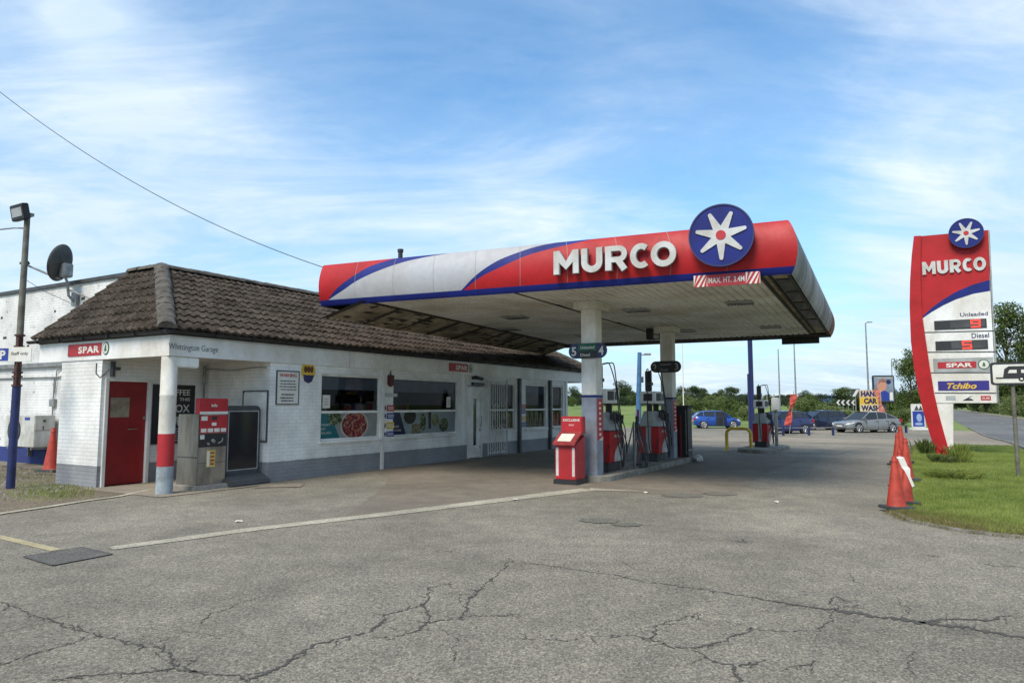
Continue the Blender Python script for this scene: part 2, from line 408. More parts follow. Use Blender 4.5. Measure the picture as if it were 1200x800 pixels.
# ------------------------------------------------------------------ setting: ground
def clip_y(poly, y0, y1):
    def half(P, f):
        out = []
        for i in range(len(P)):
            a, b = P[i], P[(i+1) % len(P)]; fa, fb = f(a), f(b)
            if fa >= 0: out.append(a)
            if (fa >= 0) != (fb >= 0):
                t = fa/(fa-fb); out.append((a[0]+(b[0]-a[0])*t, a[1]+(b[1]-a[1])*t))
        return out
    P = half(poly, lambda p: p[1]-y0)
    return half(P, lambda p: y1-p[1]) if P else P
def sheet(name, poly, dz, mat, kind='structure', mb=None):
    own = mb is None; mb = mb or MB()
    for i in range(len(GY)-1):
        P = clip_y([tuple(p[:2]) for p in poly], GY[i], GY[i+1])
        if len(P) < 3: continue
        ar = sum(P[k][0]*P[(k+1) % len(P)][1]-P[(k+1) % len(P)][0]*P[k][1] for k in range(len(P)))
        if abs(ar) < 1e-6: continue
        if ar < 0: P = P[::-1]
        mb.add([(x, y, float(np.interp(y, GY, GZ))+dz) for x, y in P], [tuple(range(len(P)))])
    if own: return struct(mb, name, mat)
    return mb
def grassmat():
    m, nt, bs = new_mat('grass_ground'); co = objco(nt, world=True)
    n1 = noise(nt, co, .25, 6, .6); n2 = noise(nt, co, 6, 5, .7)
    c = ramp(nt, n1, [(.3, (.085, .13, .025)), (.52, (.14, .20, .04)), (.72, (.19, .21, .065))]).outputs[0]
    c = mixc(nt, 1., c, ramp(nt, n2, [(.3, (.7, .7, .7)), (.7, (1.25, 1.2, 1.1))]).outputs[0], 'MULTIPLY')
    nt.links.new(c, bs.inputs['Base Color']); bs.inputs['Roughness'].default_value = .95
    bump(nt, n2, bs, .6, .05); return m
M['grass'] = grassmat()
ws = [-1500, -500, -200, -100, -60, -40, -28, -20, -14, -11.25, -8.5, -5.75, -3, 0, 6, 16, 40, 100, 400, 1500]
ys = sorted(set(GY + [64, 75, 80, 90, 95, 110, 115, 160, 300]))
mb = MB(); nW = len(ws); vs = []
for y in ys:
    for w in ws:
        x = w + y*TA; vs.append((x, y, gz(x, y)))
mb.add(vs, [(i*nW+j, i*nW+j+1, (i+1)*nW+j+1, (i+1)*nW+j) for i in range(len(ys)-1) for j in range(nW-1)])
struct(mb, 'ground', M['grass'])
M['asphalt'] = asphalt('worn_asphalt', (.272, .246, .202), dark=.66)
M['road'] = asphalt('road_asphalt', (.17, .17, .168), vor=False, speck=.5)
M['slab'] = asphalt('oily_concrete_slab', (.245, .213, .172), dark=.72, brown=.35, vor=False, speck=.5)
M['apron'] = asphalt('pale_concrete', (.32, .275, .22), vor=False, speck=.5, brown=.2)
M['dirt'] = asphalt('dirt_and_gravel', (.22, .18, .13), vor=False, speck=1.4, brown=.5)
M['mark'] = asphalt('worn_marking', (.50, .46, .37), dark=.62, vor=False, speck=.8)
M['kmark'] = asphalt('cream_marking', (.50, .43, .27), dark=.6, vor=False, speck=.5)
M['tar'] = asphalt('manhole_iron', (.155, .147, .135), vor=False, speck=.8)
W2 = -V2    # unit vector to the right of the road direction
def RD(t, w): p = U2*t + W2*w; return (p.x, p.y)
sheet('forecourt', [RD(-40, -30), RD(-40, 3.0), RD(62, 3.0), (30, 60.), (-30, 60.), (-40, 20)], .004, M['asphalt'])
sheet('road', [RD(-80, 3.0), RD(-80, 10.6), RD(320, 10.6), RD(320, 3.0)], .008, M['road'])
sheet('pavement', [RD(-80, 10.72), RD(-80, 12.1), RD(320, 12.1), RD(320, 10.72)], .05, M['apron'])
mb = MB()
for t in range(-30, 150, 3):
    p, q, r, s_ = RD(t, 10.6), RD(t+2.98, 10.6), RD(t+2.98, 10.72), RD(t, 10.72)
    z0 = float(np.interp((p[1]+q[1])/2, GY, GZ))
    mb.add([(*p, z0-.05), (*q, z0-.05), (*r, z0-.05), (*s_, z0-.05), (*p, z0+.1), (*q, z0+.1), (*r, z0+.1), (*s_, z0+.1)],
           [(4,5,6,7), (0,1,5,4), (2,3,7,6), (1,2,6,5), (3,0,4,7)])
struct(mb, 'road_kerb', M['kerb'])
mb = MB()
for t in range(-30, 200, 9):
    sheet('', [RD(t, 6.75), RD(t+3, 6.75), RD(t+3, 6.86), RD(t, 6.86)], .013, None, mb=mb)
sheet('', [RD(-30, 10.45), RD(200, 10.45), RD(200, 10.55), RD(-30, 10.55)], .013, None, mb=mb)
struct(mb, 'road_marking', M['mark'])
# concrete slab below the canopy
slab = [G(400,608.5), G(540,592), G(620,582.5), G(690,574), G(780,580), G(857,578), G(907,550)]
sl = [tuple(p[:2]) for p in slab] + [tuple(S(14.5, -8.7)[:2]), tuple(S(19, -6)[:2]), tuple(S(19, -.01)[:2]), tuple(S(5.4, -.01)[:2]), tuple(S(4.2, -1.6)[:2]), tuple(S(2.9,-2.6)[:2])]
sheet('forecourt_slab', sl, .007, M['slab'])
sheet('concrete_apron', [tuple(G(*q)[:2]) for q in ((313,567.5),(357,567),(352,571),(296,572))], .016, M['apron'])
sheet('concrete_strip', [tuple(p[:2]) for p in (G(816,524,-.0), G(905,526.5), G(992,529), G(985,532), G(900,530), G(812,528))], .014, M['apron'])
sheet('worn_lane', [RD(33.0, -14), RD(33, 3.0), RD(42, 3.0), RD(42, -14)], .012, M['apron'])
sheet('porch_floor', [tuple(S(*q)[:2]) for q in ((-.25,-.3),(2.3,-.35),(2.3,2.1),(.0,2.1),(-.25,2.1))], .014, M['apron'])
def ribbon(pts, w, dz, mb, jit=0., seg=.12):
    P = [Vector(p[:2]) for p in pts]; D = []
    for i in range(len(P)-1):
        n = max(1, int((P[i+1]-P[i]).length/seg))
        for k in range(n): D.append(P[i].lerp(P[i+1], k/n))
    D.append(P[-1]); L = []; R = []
    off = 0.
    for i, p in enumerate(D):
        d = (D[min(i+1, len(D)-1)]-D[max(i-1, 0)]).normalized(); nrm = Vector((-d.y, d.x))
        ww = w[0] + (w[1]-w[0])*i/max(1, len(D)-1) if isinstance(w, tuple) else w
        if jit:
            off = off*.8 + random.uniform(-1, 1)*jit*.8; ww *= random.uniform(.15, 1.7) if jit > .01 else random.uniform(.93, 1.05)
        c = p + nrm*off; L.append(c+nrm*ww/2); R.append(c-nrm*ww/2)
    n = len(D)
    mb.add([(q.x, q.y, dz) for q in L+R], [(n+i, n+i+1, i+1, i) for i in range(n-1)])
mb = MB()
ribbon([G(130,643), G(300,620), G(450,603), G(600,584.5), G(690,573.5)], (.22, .42), .0105, mb, .003, .12)
ribbon([G(690,573.5), G(760,576)], (.40, .04), .011, mb, .003, .1)
struct(mb, 'painted_line', M['mark'])
mb = MB()
ribbon([G(-60,614), G(0,602.5), G(60,594), G(110,586), G(140,582), G(178,574)], (.17, .12), .018, mb, .006, .2)
struct(mb, 'edge_line', M['mark'])
mb = MB(); ribbon([G(-60,618), G(0,629.5), G(66,645)], .12, .009, mb, 0, .5); struct(mb, 'bay_line', M['kmark'])
sheet('dirt_patch', [tuple(G(*q)[:2]) for q in ((-200,630),(0,601),(60,593),(110,585),(175,574),(160,566),(120,571.5),(102,573),(40,545),(-250,545))], .012, M['dirt'])
# manhole
mb = MB(); q = [G(28,651,.02), G(62,661,.02), G(131,648,.02), G(96,640,.02)]
mb.add([(p.x, p.y, .0135) for p in q], [(0,1,2,3)])
mh = struct(mb, 'manhole_cover', M['tar'])
mb = MB()
for i in range(4): ribbon([q[i], q[(i+1) % 4]], .03, .0145, mb, .003, .1)
struct(mb, 'manhole_rim', flat('iron_dark', (.07, .065, .06), .8))
# cracks traced on the asphalt
mb = MB()
cr = [([(600,658),(650,664),(710,672),(760,682),(820,691),(880,700)], (.012,.02)), ([(880,700),(930,709),(975,714)], (.02,.045)),
 ([(975,714),(1020,722),(1080,730),(1130,735)], (.05,.085)), ([(1130,735),(1165,742),(1260,757)], (.07,.03)), ([(1080,731),(1120,726),(1150,728),(1185,722)], (.05,.02)),
 ([(975,714),(1000,709),(980,700),(970,708)], (.01,.02)), ([(600,748),(660,750),(720,745),(760,748),(790,759),(820,759),(850,752),(875,742),(878,735)], (.008,.026)),
 ([(760,748),(770,732),(790,727),(815,722),(825,717)], (.022,.01)), ([(878,737),(905,739),(960,740),(972,727),(980,708)], (.014,.014)),
 ([(810,762),(830,772),(860,781),(866,800)], (.012,.035)), ([(868,782),(895,773)], (.03,.01)), ([(912,786),(935,780),(952,774)], (.008,.02)),
 ([(0,705),(40,722),(80,735),(130,750),(180,760),(200,768),(210,780),(250,790),(290,798)], (.015,.03)), ([(290,796),(340,775),(370,757),(400,750),(430,742),(450,722),(470,715),(495,708),(505,690),(530,682)], (.04,.012)),
 ([(495,708),(500,725),(505,730),(550,722),(620,721)], (.03,.01)), ([(450,750),(480,742),(505,730)], (.008,.03)), ([(540,727),(548,702),(575,680),(592,665),(597,655)], (.03,.008)),
 ([(235,731),(245,720),(280,708),(310,698)], (.018,.008)), ([(310,698),(400,670),(470,661)], (.004,.006)), ([(0,780),(50,765),(100,750),(130,745)], (.02,.01)), ([(60,798),(130,790),(200,785),(230,789)], (.02,.03)),
 ([(515,735),(537,750),(530,775)], (.006,.012)), ([(440,660),(500,650),(560,640)], (.003,.006)), ([(720,655),(745,668),(800,672)], (.006,.006)), ([(850,632),(875,636),(868,632)], (.02,.02)),
 ([(1145,660),(1170,664),(1230,668)], (.02,.02)), ([(1080,650),(1097,652)], (.02,.02)), ([(995,672),(1003,682),(1010,684)], (.01,.01)), ([(520,646),(560,652)], (.012,.006)),
 ([(170,757),(215,742),(260,748)], (.008,.008)), ([(0,742),(60,728),(100,735)], (.008,.012)), ([(1050,700),(1062,712),(1058,724)], (.006,.014)), ([(1072,765),(1064,790)], (.006,.014))]
for P, w in cr:
    P = [G(*p) for p in P]
    ribbon(P, tuple(x*(.9 if max(w) > .04 else .62) for x in w), .0085, mb, .02, .016)
    if max(w) > .018:                                     # crumbling side cracks
        for i in range(len(P)-1):
            for _q in range(int((P[i+1]-P[i]).length*5)+1):
                p = P[i].lerp(P[i+1], random.random()); a = random.uniform(0, 2*PI); l = random.uniform(.03, .22)
                p = p+Vector((random.gauss(0, .02), random.gauss(0, .02), 0))
                ribbon([p, p+Vector((math.cos(a)*l, math.sin(a)*l, 0))], (.010, .002), .0095, mb, .012, .018)
struct(mb, 'asphalt_cracks', flat('crack_dark', (.066, .060, .052), 1))
# round dark stains
mb = MB()
for (px, py, r) in ((703,610.5,.27),(735,615,.2),(800,581,.35),(845,579,.3)):
    c = G(px, py); n = 22
    mb.add([(c.x+r*(1+.15*math.sin(3*k))*math.cos(2*PI*k/n), c.y+.8*r*(1+.12*math.cos(2*k))*math.sin(2*PI*k/n), .0125) for k in range(n)], [tuple(range(n))])
struct(mb, 'oil_stain', asphalt('oil_stain', (.19, .178, .152), vor=False, speck=.8))
for i, (px, py, lb) in enumerate(((280,612,'small crumpled paper scrap on the asphalt below the pay station'),(910,589,'flattened white scrap lying on the asphalt lane right of the canopy'),(757,578,'tiny white scrap on the ground in front of the red bin'),(604,586,'tiny pale scrap on the painted line'))):
    p = G(px, py); o = thing('litter', lb, 'litter', (p.x, p.y, .012), i*1.3); m = MB(); r = .05
    m.add([(-r, -r*.5, .0), (0, -r*.7, .018), (r, -r*.4, .004), (r*.9, r*.5, .015), (0, r*.6, .002), (-r, r*.5, .014), (0, 0, .022)], [(0,1,6), (1,2,6), (2,3,6), (3,4,6), (4,5,6), (5,0,6)]); m.build('paper', M['paper'], o)
# ------------------------------------------------------------------ grass verge island with kerb
def arc(p, q, r, n=6): return [tuple(Vector(p).lerp(Vector(q), k/n)) for k in range(n)]
isl = [RD(11.9, -.42), RD(11.2, -.15), RD(10.75, .35), RD(10.55, 1.1), RD(10.5, 2.85), RD(32.6, 2.9), RD(32.9, 2.0), RD(32.9, .2), RD(32.5, -.25), RD(31.8, -.42)]
mb = MB(); n = len(isl)
vz = [(x, y, float(np.interp(y, GY, GZ))+.045) for x, y in isl]
sheet('', isl, .045, None, mb=mb)
struct(mb, 'grass_verge', M['grass'])
mb = MB()
def kerbline(path, w, h, mb, L=.9):
    P = [Vector(p) for p in path]
    for i in range(len(P)-1):
        d = P[i+1]-P[i]; k = max(1, round(d.length/L)); d /= k; dn = d.normalized(); nn = Vector((dn.y, -dn.x))
        for j in range(k):
            a = P[i]+d*j+dn*.006; b = P[i]+d*(j+1)-dn*.006; hh = h+random.uniform(-.008, .008); o = random.uniform(-.008, .008)
            za = float(np.interp(a.y, GY, GZ)); zb = float(np.interp(b.y, GY, GZ))
            vs = []
            for z in (0, 1):
                for p, zz in ((a, za), (b, zb)):
                    for s_ in (0, 1):
                        q = p + nn*(o + s_*w); vs.append((q.x, q.y, zz-.05 if z == 0 else zz+hh))
            mb.add(vs, [(4,6,7,5) , (0,4,5,1), (2,3,7,6), (0,2,6,4), (1,5,7,3)])
kerbline([RD(32.6, -.55), RD(12.1, -.55), RD(11.2, -.28), RD(10.62, .28), RD(10.42, 1.1), RD(10.36, 3.0), RD(12, 3.0)][::-1], .11, .042, mb, .9)
struct(mb, 'verge_kerb', M['kerb'])
mb = MB(); kerbline([RD(12, 3.0), RD(70, 3.0)], .12, .08, mb, .9); struct(mb, 'roadside_kerb', M['kerb'])
sheet('verge_pavement', [RD(33.1, -.3), RD(33.1, 3.0), RD(60, 3.0), RD(60, 1.0)], .020, M['apron'])
def grass_blades(name, label, pts, h0, h1, mat, w=.008, lean=.5):
    n = len(pts); P = np.array(pts, dtype=np.float32)
    ang = rng.uniform(0, 2*PI, n); h = rng.uniform(h0, h1, n); la = rng.uniform(0, 2*PI, n); ll = rng.uniform(0, lean, n)*h
    dx, dy = np.cos(ang)*w/2, np.sin(ang)*w/2
    V = np.zeros((n, 3, 3), dtype=np.float32)
    V[:, 0] = P + np.stack([-dx, -dy, np.zeros(n)], 1); V[:, 1] = P + np.stack([dx, dy, np.zeros(n)], 1)
    V[:, 2] = P + np.stack([np.cos(la)*ll, np.sin(la)*ll, h], 1)
    me = bpy.data.meshes.new(name); me.vertices.add(n*3); me.vertices.foreach_set('co', V.reshape(-1))
    me.loops.add(n*3); me.loops.foreach_set('vertex_index', np.arange(n*3, dtype=np.int32))
    me.polygons.add(n); me.polygons.foreach_set('loop_start', np.arange(0, n*3, 3, dtype=np.int32))
    me.materials.append(mat); me.update(calc_edges=True); me.validate()
    o = bpy.data.objects.new(name, me); COL.objects.link(o)
    tag(o, label, 'grass', kind='stuff'); return o
M['blade'] = leafmat('grass_blade', (.12, .165, .028), (.33, .37, .10), .3, .55)
M['dry'] = leafmat('dry_blade', (.16, .15, .05), (.28, .24, .10), .3, 2)
pts = []
while len(pts) < 90000:
    t = 10.6+22.2*random.random()**1.5; w = random.uniform(-.4, 2.85)
    if t < 11.9 and w < (11.9-t)*(.6) -.4 + (0 if t > 11.2 else .25): continue
    x, y = RD(t, w); pts.append((x, y, float(np.interp(y, GY, GZ))+.04))
grass_blades('verge_grass', 'mown green grass covering the verge around the price totem', pts, .02, .07, M['blade'], .012)
pts = []
_pl = [Vector(q) for q in isl[:5]]
for _ in range(9000):
    k = random.choice([0, 0, 1, 2, 2, 3]); q = _pl[k].lerp(_pl[k+1], random.random()); nn_ = Vector((-(_pl[k+1]-_pl[k]).y, (_pl[k+1]-_pl[k]).x)).normalized()
    q = q + nn_*random.gauss(.06, .09); pts.append((q.x, q.y, .02))
for _ in range(5000):
    x, y = RD(random.uniform(11.8, 31), -.46+random.gauss(0, .06)); pts.append((x, y, .03))
for _ in range(9000):
    k = random.choice([0, 1, 2, 3]); q = _pl[k].lerp(_pl[k+1], random.random()); nn_ = Vector((-(_pl[k+1]-_pl[k]).y, (_pl[k+1]-_pl[k]).x)).normalized()
    q = q + nn_*abs(random.gauss(0, .35))*(1 if nn_.dot(Vector(RD(14, 1.2))-q) > 0 else -1); pts.append((q.x, q.y, .035))
grass_blades('dry_grass', 'straw coloured dry grass fringing the kerb of the verge', pts, .02, .07, M['dry'], .010, 1.0)
pts = []
for _ in range(1900):
    px = random.gauss(62, 30); py = random.gauss(577, 7)
    if py < 553 or px > 112 or py > 590-.05*px: continue
    p = G(px, py); pts.append((p.x, p.y, .012))
for _ in range(800):
    px = random.uniform(-80, 60); py = random.uniform(549, 562); p = G(px, py); pts.append((p.x, p.y, .012))
grass_blades('weeds', 'low green weeds growing in the dirt beside the white brick pier', pts, .015, .07, M['blade'], .012, 1.)
# gravel and rubble on the dirt
mb = MB()
for _ in range(1500):
    px = random.uniform(-60, 108); py = random.uniform(549, 586)
    if py > 596-.12*px-8 or (px > 57 and py < 549+.55*(px-57)+12): continue
    p = G(px, py); r = random.uniform(.008, .035)*(1 if random.random() < .93 else 2)
    vs = [(p.x+random.uniform(.5, 1)*r*math.cos(k*1.257), p.y+random.uniform(.5, 1)*r*math.sin(k*1.257), .01) for k in range(5)] + [(p.x+random.uniform(-.3,.3)*r, p.y, .012+r*random.uniform(.4, .9))]
    mb.add(vs, [(0,1,5),(1,2,5),(2,3,5),(3,4,5),(4,0,5)])
o = mb.build('gravel', M['kerb']); tag(o, 'loose stones scattered over the dirt by the left pole', 'gravel', kind='stuff')
# ================================================================== SHOP BUILDING (local x = along the front, y = into the building)
HB = 2.48; FT = 2.86
AE = 16.4                                     # end of the front wall
FE = 18.4                                     # end of the fascia
shop = sthing('shop_building', 'low white painted brick shop with dark pantile roof beside the fuel canopy', 'shop', 0, 0)
def ax(px): return A(px, 474)[0]
W = []                                        # openings: a0, a1, z0, z1
zt = A(376, 436)[1]; zs = A(374, 514)[1]
zt = 2.30; zs = .78
W1 = (ax(376), ax(446)); Wd2 = (ax(460.5), ax(537)); DR = (ax(547.5), ax(565.5)); W3 = (ax(574), ax(603.5)); W4 = (ax(616), ax(640)); W5 = (ax(647.5), ax(659.5))
op = [(*W1, zs, zt), (*Wd2, zs, zt), (*DR, 0, 2.16), (*W3, zs, zt), (*W4, zs, zt), (*W5, zs, zt)]
mb = MB(); TH = .22
cur = 2.3
for a0, a1, z0, z1 in op:
    mb.box(cur, a0, 0, TH, 0, HB+.3)
    mb.box(a0, a1, 0, TH, z1, HB+.3)
    if z0: mb.box(a0, a1, 0, TH, 0, z0)
    cur = a1
mb.box(cur, AE, 0, TH, 0, HB+.3)
mb.build('front_wall', M['brick'], shop)
mb = MB(); mb.box(2.3, 2.3+TH, TH, 2.1, 0, HB+.3); mb.build('porch_side_wall', M['brick'], shop)
D0, D1 = A(121.5, 560, 2.1)[0], A(168.5, 560, 2.1)[0]
mb = MB(); mb.box(-.0, D0-.07, 2.1, 2.3, 0, HB+.3); mb.box(D1+.07, 2.3, 2.1, 2.3, 0, HB+.3); mb.box(D0-.07, D1+.07, 2.1, 2.3, 2.12, HB+.3)
mb.build('porch_back_wall', M['brick'], shop)
mb = MB(); mb.box(.0, .24, 2.3, 3.55, 0, HB+.3); mb.box(.24, 2.3, 3.33, 3.55, 0, HB+.3); mb.build('corner_pier', M['brick'], shop)
mb = MB(); mb.box(AE-.22, AE, TH, 7.4, 0, HB+.3); mb.box(2.3, AE-.22, 7.2, 7.4, 0, HB+.3); mb.build('rear_wall', M['brick'], shop)
# ceiling / soffit, floor, interior
mb = MB(); mb.box(.0, FE-.05, .02, 4.2, HB+.04, HB+.09); mb.build('eaves_soffit', M['fascia_w'], shop)
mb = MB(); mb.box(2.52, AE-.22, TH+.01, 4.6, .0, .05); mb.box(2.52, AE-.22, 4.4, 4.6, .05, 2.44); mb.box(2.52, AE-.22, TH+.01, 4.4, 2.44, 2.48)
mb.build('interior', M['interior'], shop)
# fascia boards
mb = MB(); mb.box(-.02, FE, -.03, .0, HB, FT); mb.box(-.02, .01, .0, 4.42, HB, FT); mb.box(FE-.03, FE, .0, 4.2, HB, FT); mb.build('fascia', M['fascia_w'], shop)
mb = MB()
for x in (4.6, 9.2, 13.8): mb.box(x-.004, x+.004, -.034, -.029, HB+.002, FT-.002)
mb.box(-.023, FE, -.034, -.028, FT-.03, FT-.022)
mb.build('fascia_joint', M['grey'], shop)
# gutter (black half round) and dark board for the eaves shadow
mb = MB()
def gutter(p0, p1, out, mb):
    p0, p1 = Vector(p0), Vector(p1); o = Vector(out); n = 9; r = .06
    vs = []
    for p in (p0, p1):
        for k in range(n): t = PI*k/(n-1); vs.append(p + o*(-math.cos(t)*r) + Vector((0, 0, -math.sin(t)*r)))
    fs = [(k, k+1, n+k+1, n+k) for k in range(n-1)] + [tuple(range(n)), tuple(range(2*n-1, n-1, -1))]
    mb.add(vs, fs)
gutter((-.17, -.105, 2.94), (FE+.1, -.105, 2.94), (0, -1, 0), mb); gutter((-.095, -.17, 2.94), (-.095, 4.72, 2.94), (-1, 0, 0), mb)
for k in range(1, 22): mb.box(k*.86-.012, k*.86+.012, -.172, -.03, 2.87, 2.945)
for k in range(1, 6): mb.box(-.165, -.03, k*.86-.012, k*.86+.012, 2.87, 2.945)
mb.build('gutter', M['black'], shop, smooth=True)
mb = MB(); mb.box(-.03, FE+.02, -.05, 0, FT, 2.98); mb.box(-.05, -.03, -.03, 4.4, FT, 2.98); mb.build('eaves_shadow_board', M['black'], shop)  # black board standing in for the shadow under the roof edge
# roof: pantile courses
def course_plane(e0, e1, t0, t1, nrow, name, step=.2, hgt=.04):
    """eave e0->e1, top t0->t1 (same order); rows of rolled tiles with stepped noses"""
    e0, e1, t0, t1 = map(Vector, (e0, e1, t0, t1))
    ud = (e1-e0).normalized(); L = (e1-e0).length
    slope = (t0-e0) - ud*((t0-e0).dot(ud)); sl = slope.length; sd = slope.normalized(); nrm = ud.cross(sd)
    if nrm.z < 0: nrm = -nrm
    x0t = (t0-e0).dot(ud); x1t = (t1-e0).dot(ud)
    mb = MB(); sub = 6
    for i in range(nrow):
        ta, tb = i/nrow, (i+1)/nrow; 
        xa0, xb0 = x0t*ta, x0t*tb; xa1, xb1 = L+(x1t-L)*ta, L+(x1t-L)*tb
        lo, hi = (max(xa0, xb0) if x0t > 0 else min(xa0, xb0)), min(xa1, xb1) if x1t < L else max(xa1, xb1)
        lo = (xa0+xb0)/2; hi = (xa1+xb1)/2
        xs = []; k = math.floor(lo/step)*sub
        x = lo
        while x < hi: xs.append(x); x += step/sub
        xs.append(hi)
        vs = []
        tilej = {}
        for x in xs:
            ph = (x/step) % 1; tid = int(x/step)
            if tid not in tilej: tilej[tid] = (random.gauss(0, .005), random.gauss(0, .006))
            j0, j1 = tilej[tid]
            roll = hgt*(.5+.5*math.cos(2*PI*ph))**1.3
            lowp = e0 + ud*x + sd*(sl*ta - .03 + j1) + nrm*(roll + .032 + j0)
            hip = e0 + ud*x + sd*(sl*tb) + nrm*(roll)
            nose = e0 + ud*x + sd*(sl*ta - .028 + j1) + nrm*(roll*.55 - .015)
            vs += [nose, lowp, hip]
        n = len(xs)
        fs = []
        for q in range(n-1):
            a = q*3; b = a+3
            fs += [(a, b, b+1, a+1), (a+1, b+1, b+2, a+2)]
        mb.add(vs, fs)
    return mb
PK = (1.85, 3.2, 4.70); RE = FE+.15; PK2 = (16.6, 3.2, 4.70)
EV = 2.97
rp = thing('tmp', None, None, (0,0,0)); bpy.data.objects.remove(rp)
roof = course_plane((-.17, -.17, EV), (RE, -.17, EV), PK, PK2, 11, 'f')
m2 = course_plane((-.17, 4.38, EV), (-.17, -.17, EV), (1.85, 4.38, 4.70), PK, 8, 'l')
roof.add(m2.v, m2.f)
m3 = course_plane((RE, -.17, EV), (RE, 7.6, EV), PK2, (16.6, 5.0, 4.70), 8, 'r'); roof.add(m3.v, m3.f)
ro = roof.build('roof', M['tile'], shop)
mb = MB()                                     # boarding under the tiles, so no light leaks
mb.add([(-.12, -.12, EV-.03), (RE-.05, -.12, EV-.03), (RE-.05, 7.6, EV-.03), (-.12, 4.36, EV-.03), (1.85, 3.2, 4.64), (16.6, 3.2, 4.64), (16.6, 5, 4.64), (1.85, 4.36, 4.64), (1.85, 7.6, 4.6), (-.12, 7.6, EV-.03)],
       [(0,1,5,4), (0,4,7,3), (1,2,6,5), (4,5,6,7), (3,2,1,0), (3,7,2), (7,6,2)])
mb.build('roof_boarding', M['soffit_dark'], ro)
mb = MB()
def hipline(p, q, r, mb):
    p, q = Vector(p), Vector(q); n = int((q-p).length/.36); d = (q-p)/n; side = Vector((d.y, -d.x, 0)).normalized(); up = side.cross(d).normalized()
    if up.z < 0: up = -up
    for i in range(n):
        vs = []
        a0 = p + d*i - d*.12; a1 = p + d*(i+1)
        for c, rr in ((a0, r*1.06), (a1, r*.99)):
            jx = random.uniform(-.008, .008)
            for k in range(9):
                t = PI*k/8; vs.append(c + side*(rr*math.cos(t)*1.05*random.uniform(.94,1.06)+jx) + up*(rr*.75*math.sin(t)*random.uniform(.9,1.1) - .045))
        mb.add(vs, [(k, k+1, 9+k+1, 9+k) for k in range(8)] + [tuple(range(9)), tuple(range(17, 8, -1))])
hipline((-.17, -.17, EV+.05), (1.85, 3.2, 4.78), .15, mb); hipline((1.85, 3.2, 4.76), (16.6, 3.2, 4.76), .13, mb); hipline((RE, -.17, EV+.05), (16.6, 3.2, 4.78), .14, mb)
hipline((1.85, 3.2, 4.76), (1.85, 4.38, 4.76), .13, mb)
mb.build('hip_tiles', M['hip'], ro, smooth=True)
# round column carrying the porch corner
mb = MB(); r = .14
prof = lambda z0, z1: [(r, z0), (r, z1)]
cc = inv(G(190, 579, 0)); cx, cy = .10, .12
colm = MB().lathe([(r, 1.08), (r, 1.75), (r+.004, 1.76), (r+.004, 1.79), (r, 1.8), (r, HB-.01)], (cx, cy, 0)).build('column', M['col_white'], shop, smooth=True)
MB().lathe([(r+.002, .5), (r+.002, 1.08)], (cx, cy, 0)).build('red_band', M['signred'], colm, smooth=True)
MB().lathe([(r+.012, 0), (r+.004, .02), (r+.001, .5)], (cx, cy, 0)).build('column_base', paint('base_bluegrey', (.30, .35, .38), .6, .4, 5), colm, smooth=True)
MB().box(.1, .62, -.01, .09, HB-.2, HB-.002).build('bracket', M['col_white'], shop, bevel=.02)
# red door in the porch
dr = MB().box(D0, D1, 2.13, 2.17, .03, 2.06).build('door', M['doorred'], shop, bevel=.004); dr['label'] = 'dark red flush door in the white porch wall'
f = MB(); f.box(D0-.07, D0, 2.06, 2.2, 0, 2.12); f.box(D1, D1+.07, 2.06, 2.2, 0, 2.12); f.box(D0, D1, 2.06, 2.2, 2.06, 2.12); f.build('door_frame', M['fascia_w'], shop, bevel=.006)
w = D1-D0
MB().box(D0+.09*w, D0+.56*w, 2.122, 2.13, 1.35, 1.74).build('boarded_panel', paint('buff_board', (.30, .25, .18), .7, .4, 5), dr)
h = MB(); h.box(D0+.55*w, D0+.78*w, 2.11, 2.13, 1.10, 1.115); h.box(D1-.06, D1-.03, 2.10, 2.13, 1.3, 1.36); h.build('handle', M['galv'], dr)
# conduit and junction box above the door
cb = MB(); cb.tube([(D0-.28, 2.05, 2.4), (D0-.28, 2.05, 2.2), (D0-.2, 2.05, 2.12), (D0-.1, 2.06, 2.2), (D0-.02, 2.07, 2.3)], .012); cb.box(D0+.02, D0+.08, 2.02, 2.1, 2.15, 2.45); cb.box(D0+.06, D0+.16, 1.98, 2.08, 2.28, 2.34)
cb.build('conduit', M['darkgrey'], shop)
dp = MB(); dp.tube([(2.2, 2.0, 2.46), (2.2, 2.0, 2.05)], .035, 10); dp.tube([(2.2, 2.0, 2.1), (2.2, 2.0, 0)], .022, 10); dp.build('downpipe', M['galv'], shop)
# cabling run below the fascia in porch
MB().tube([(2.27, b, 2.36+.02*math.sin(b*4)) for b in np.linspace(.1, 2.05, 9)], .012).build('cable', M['grey'], shop)
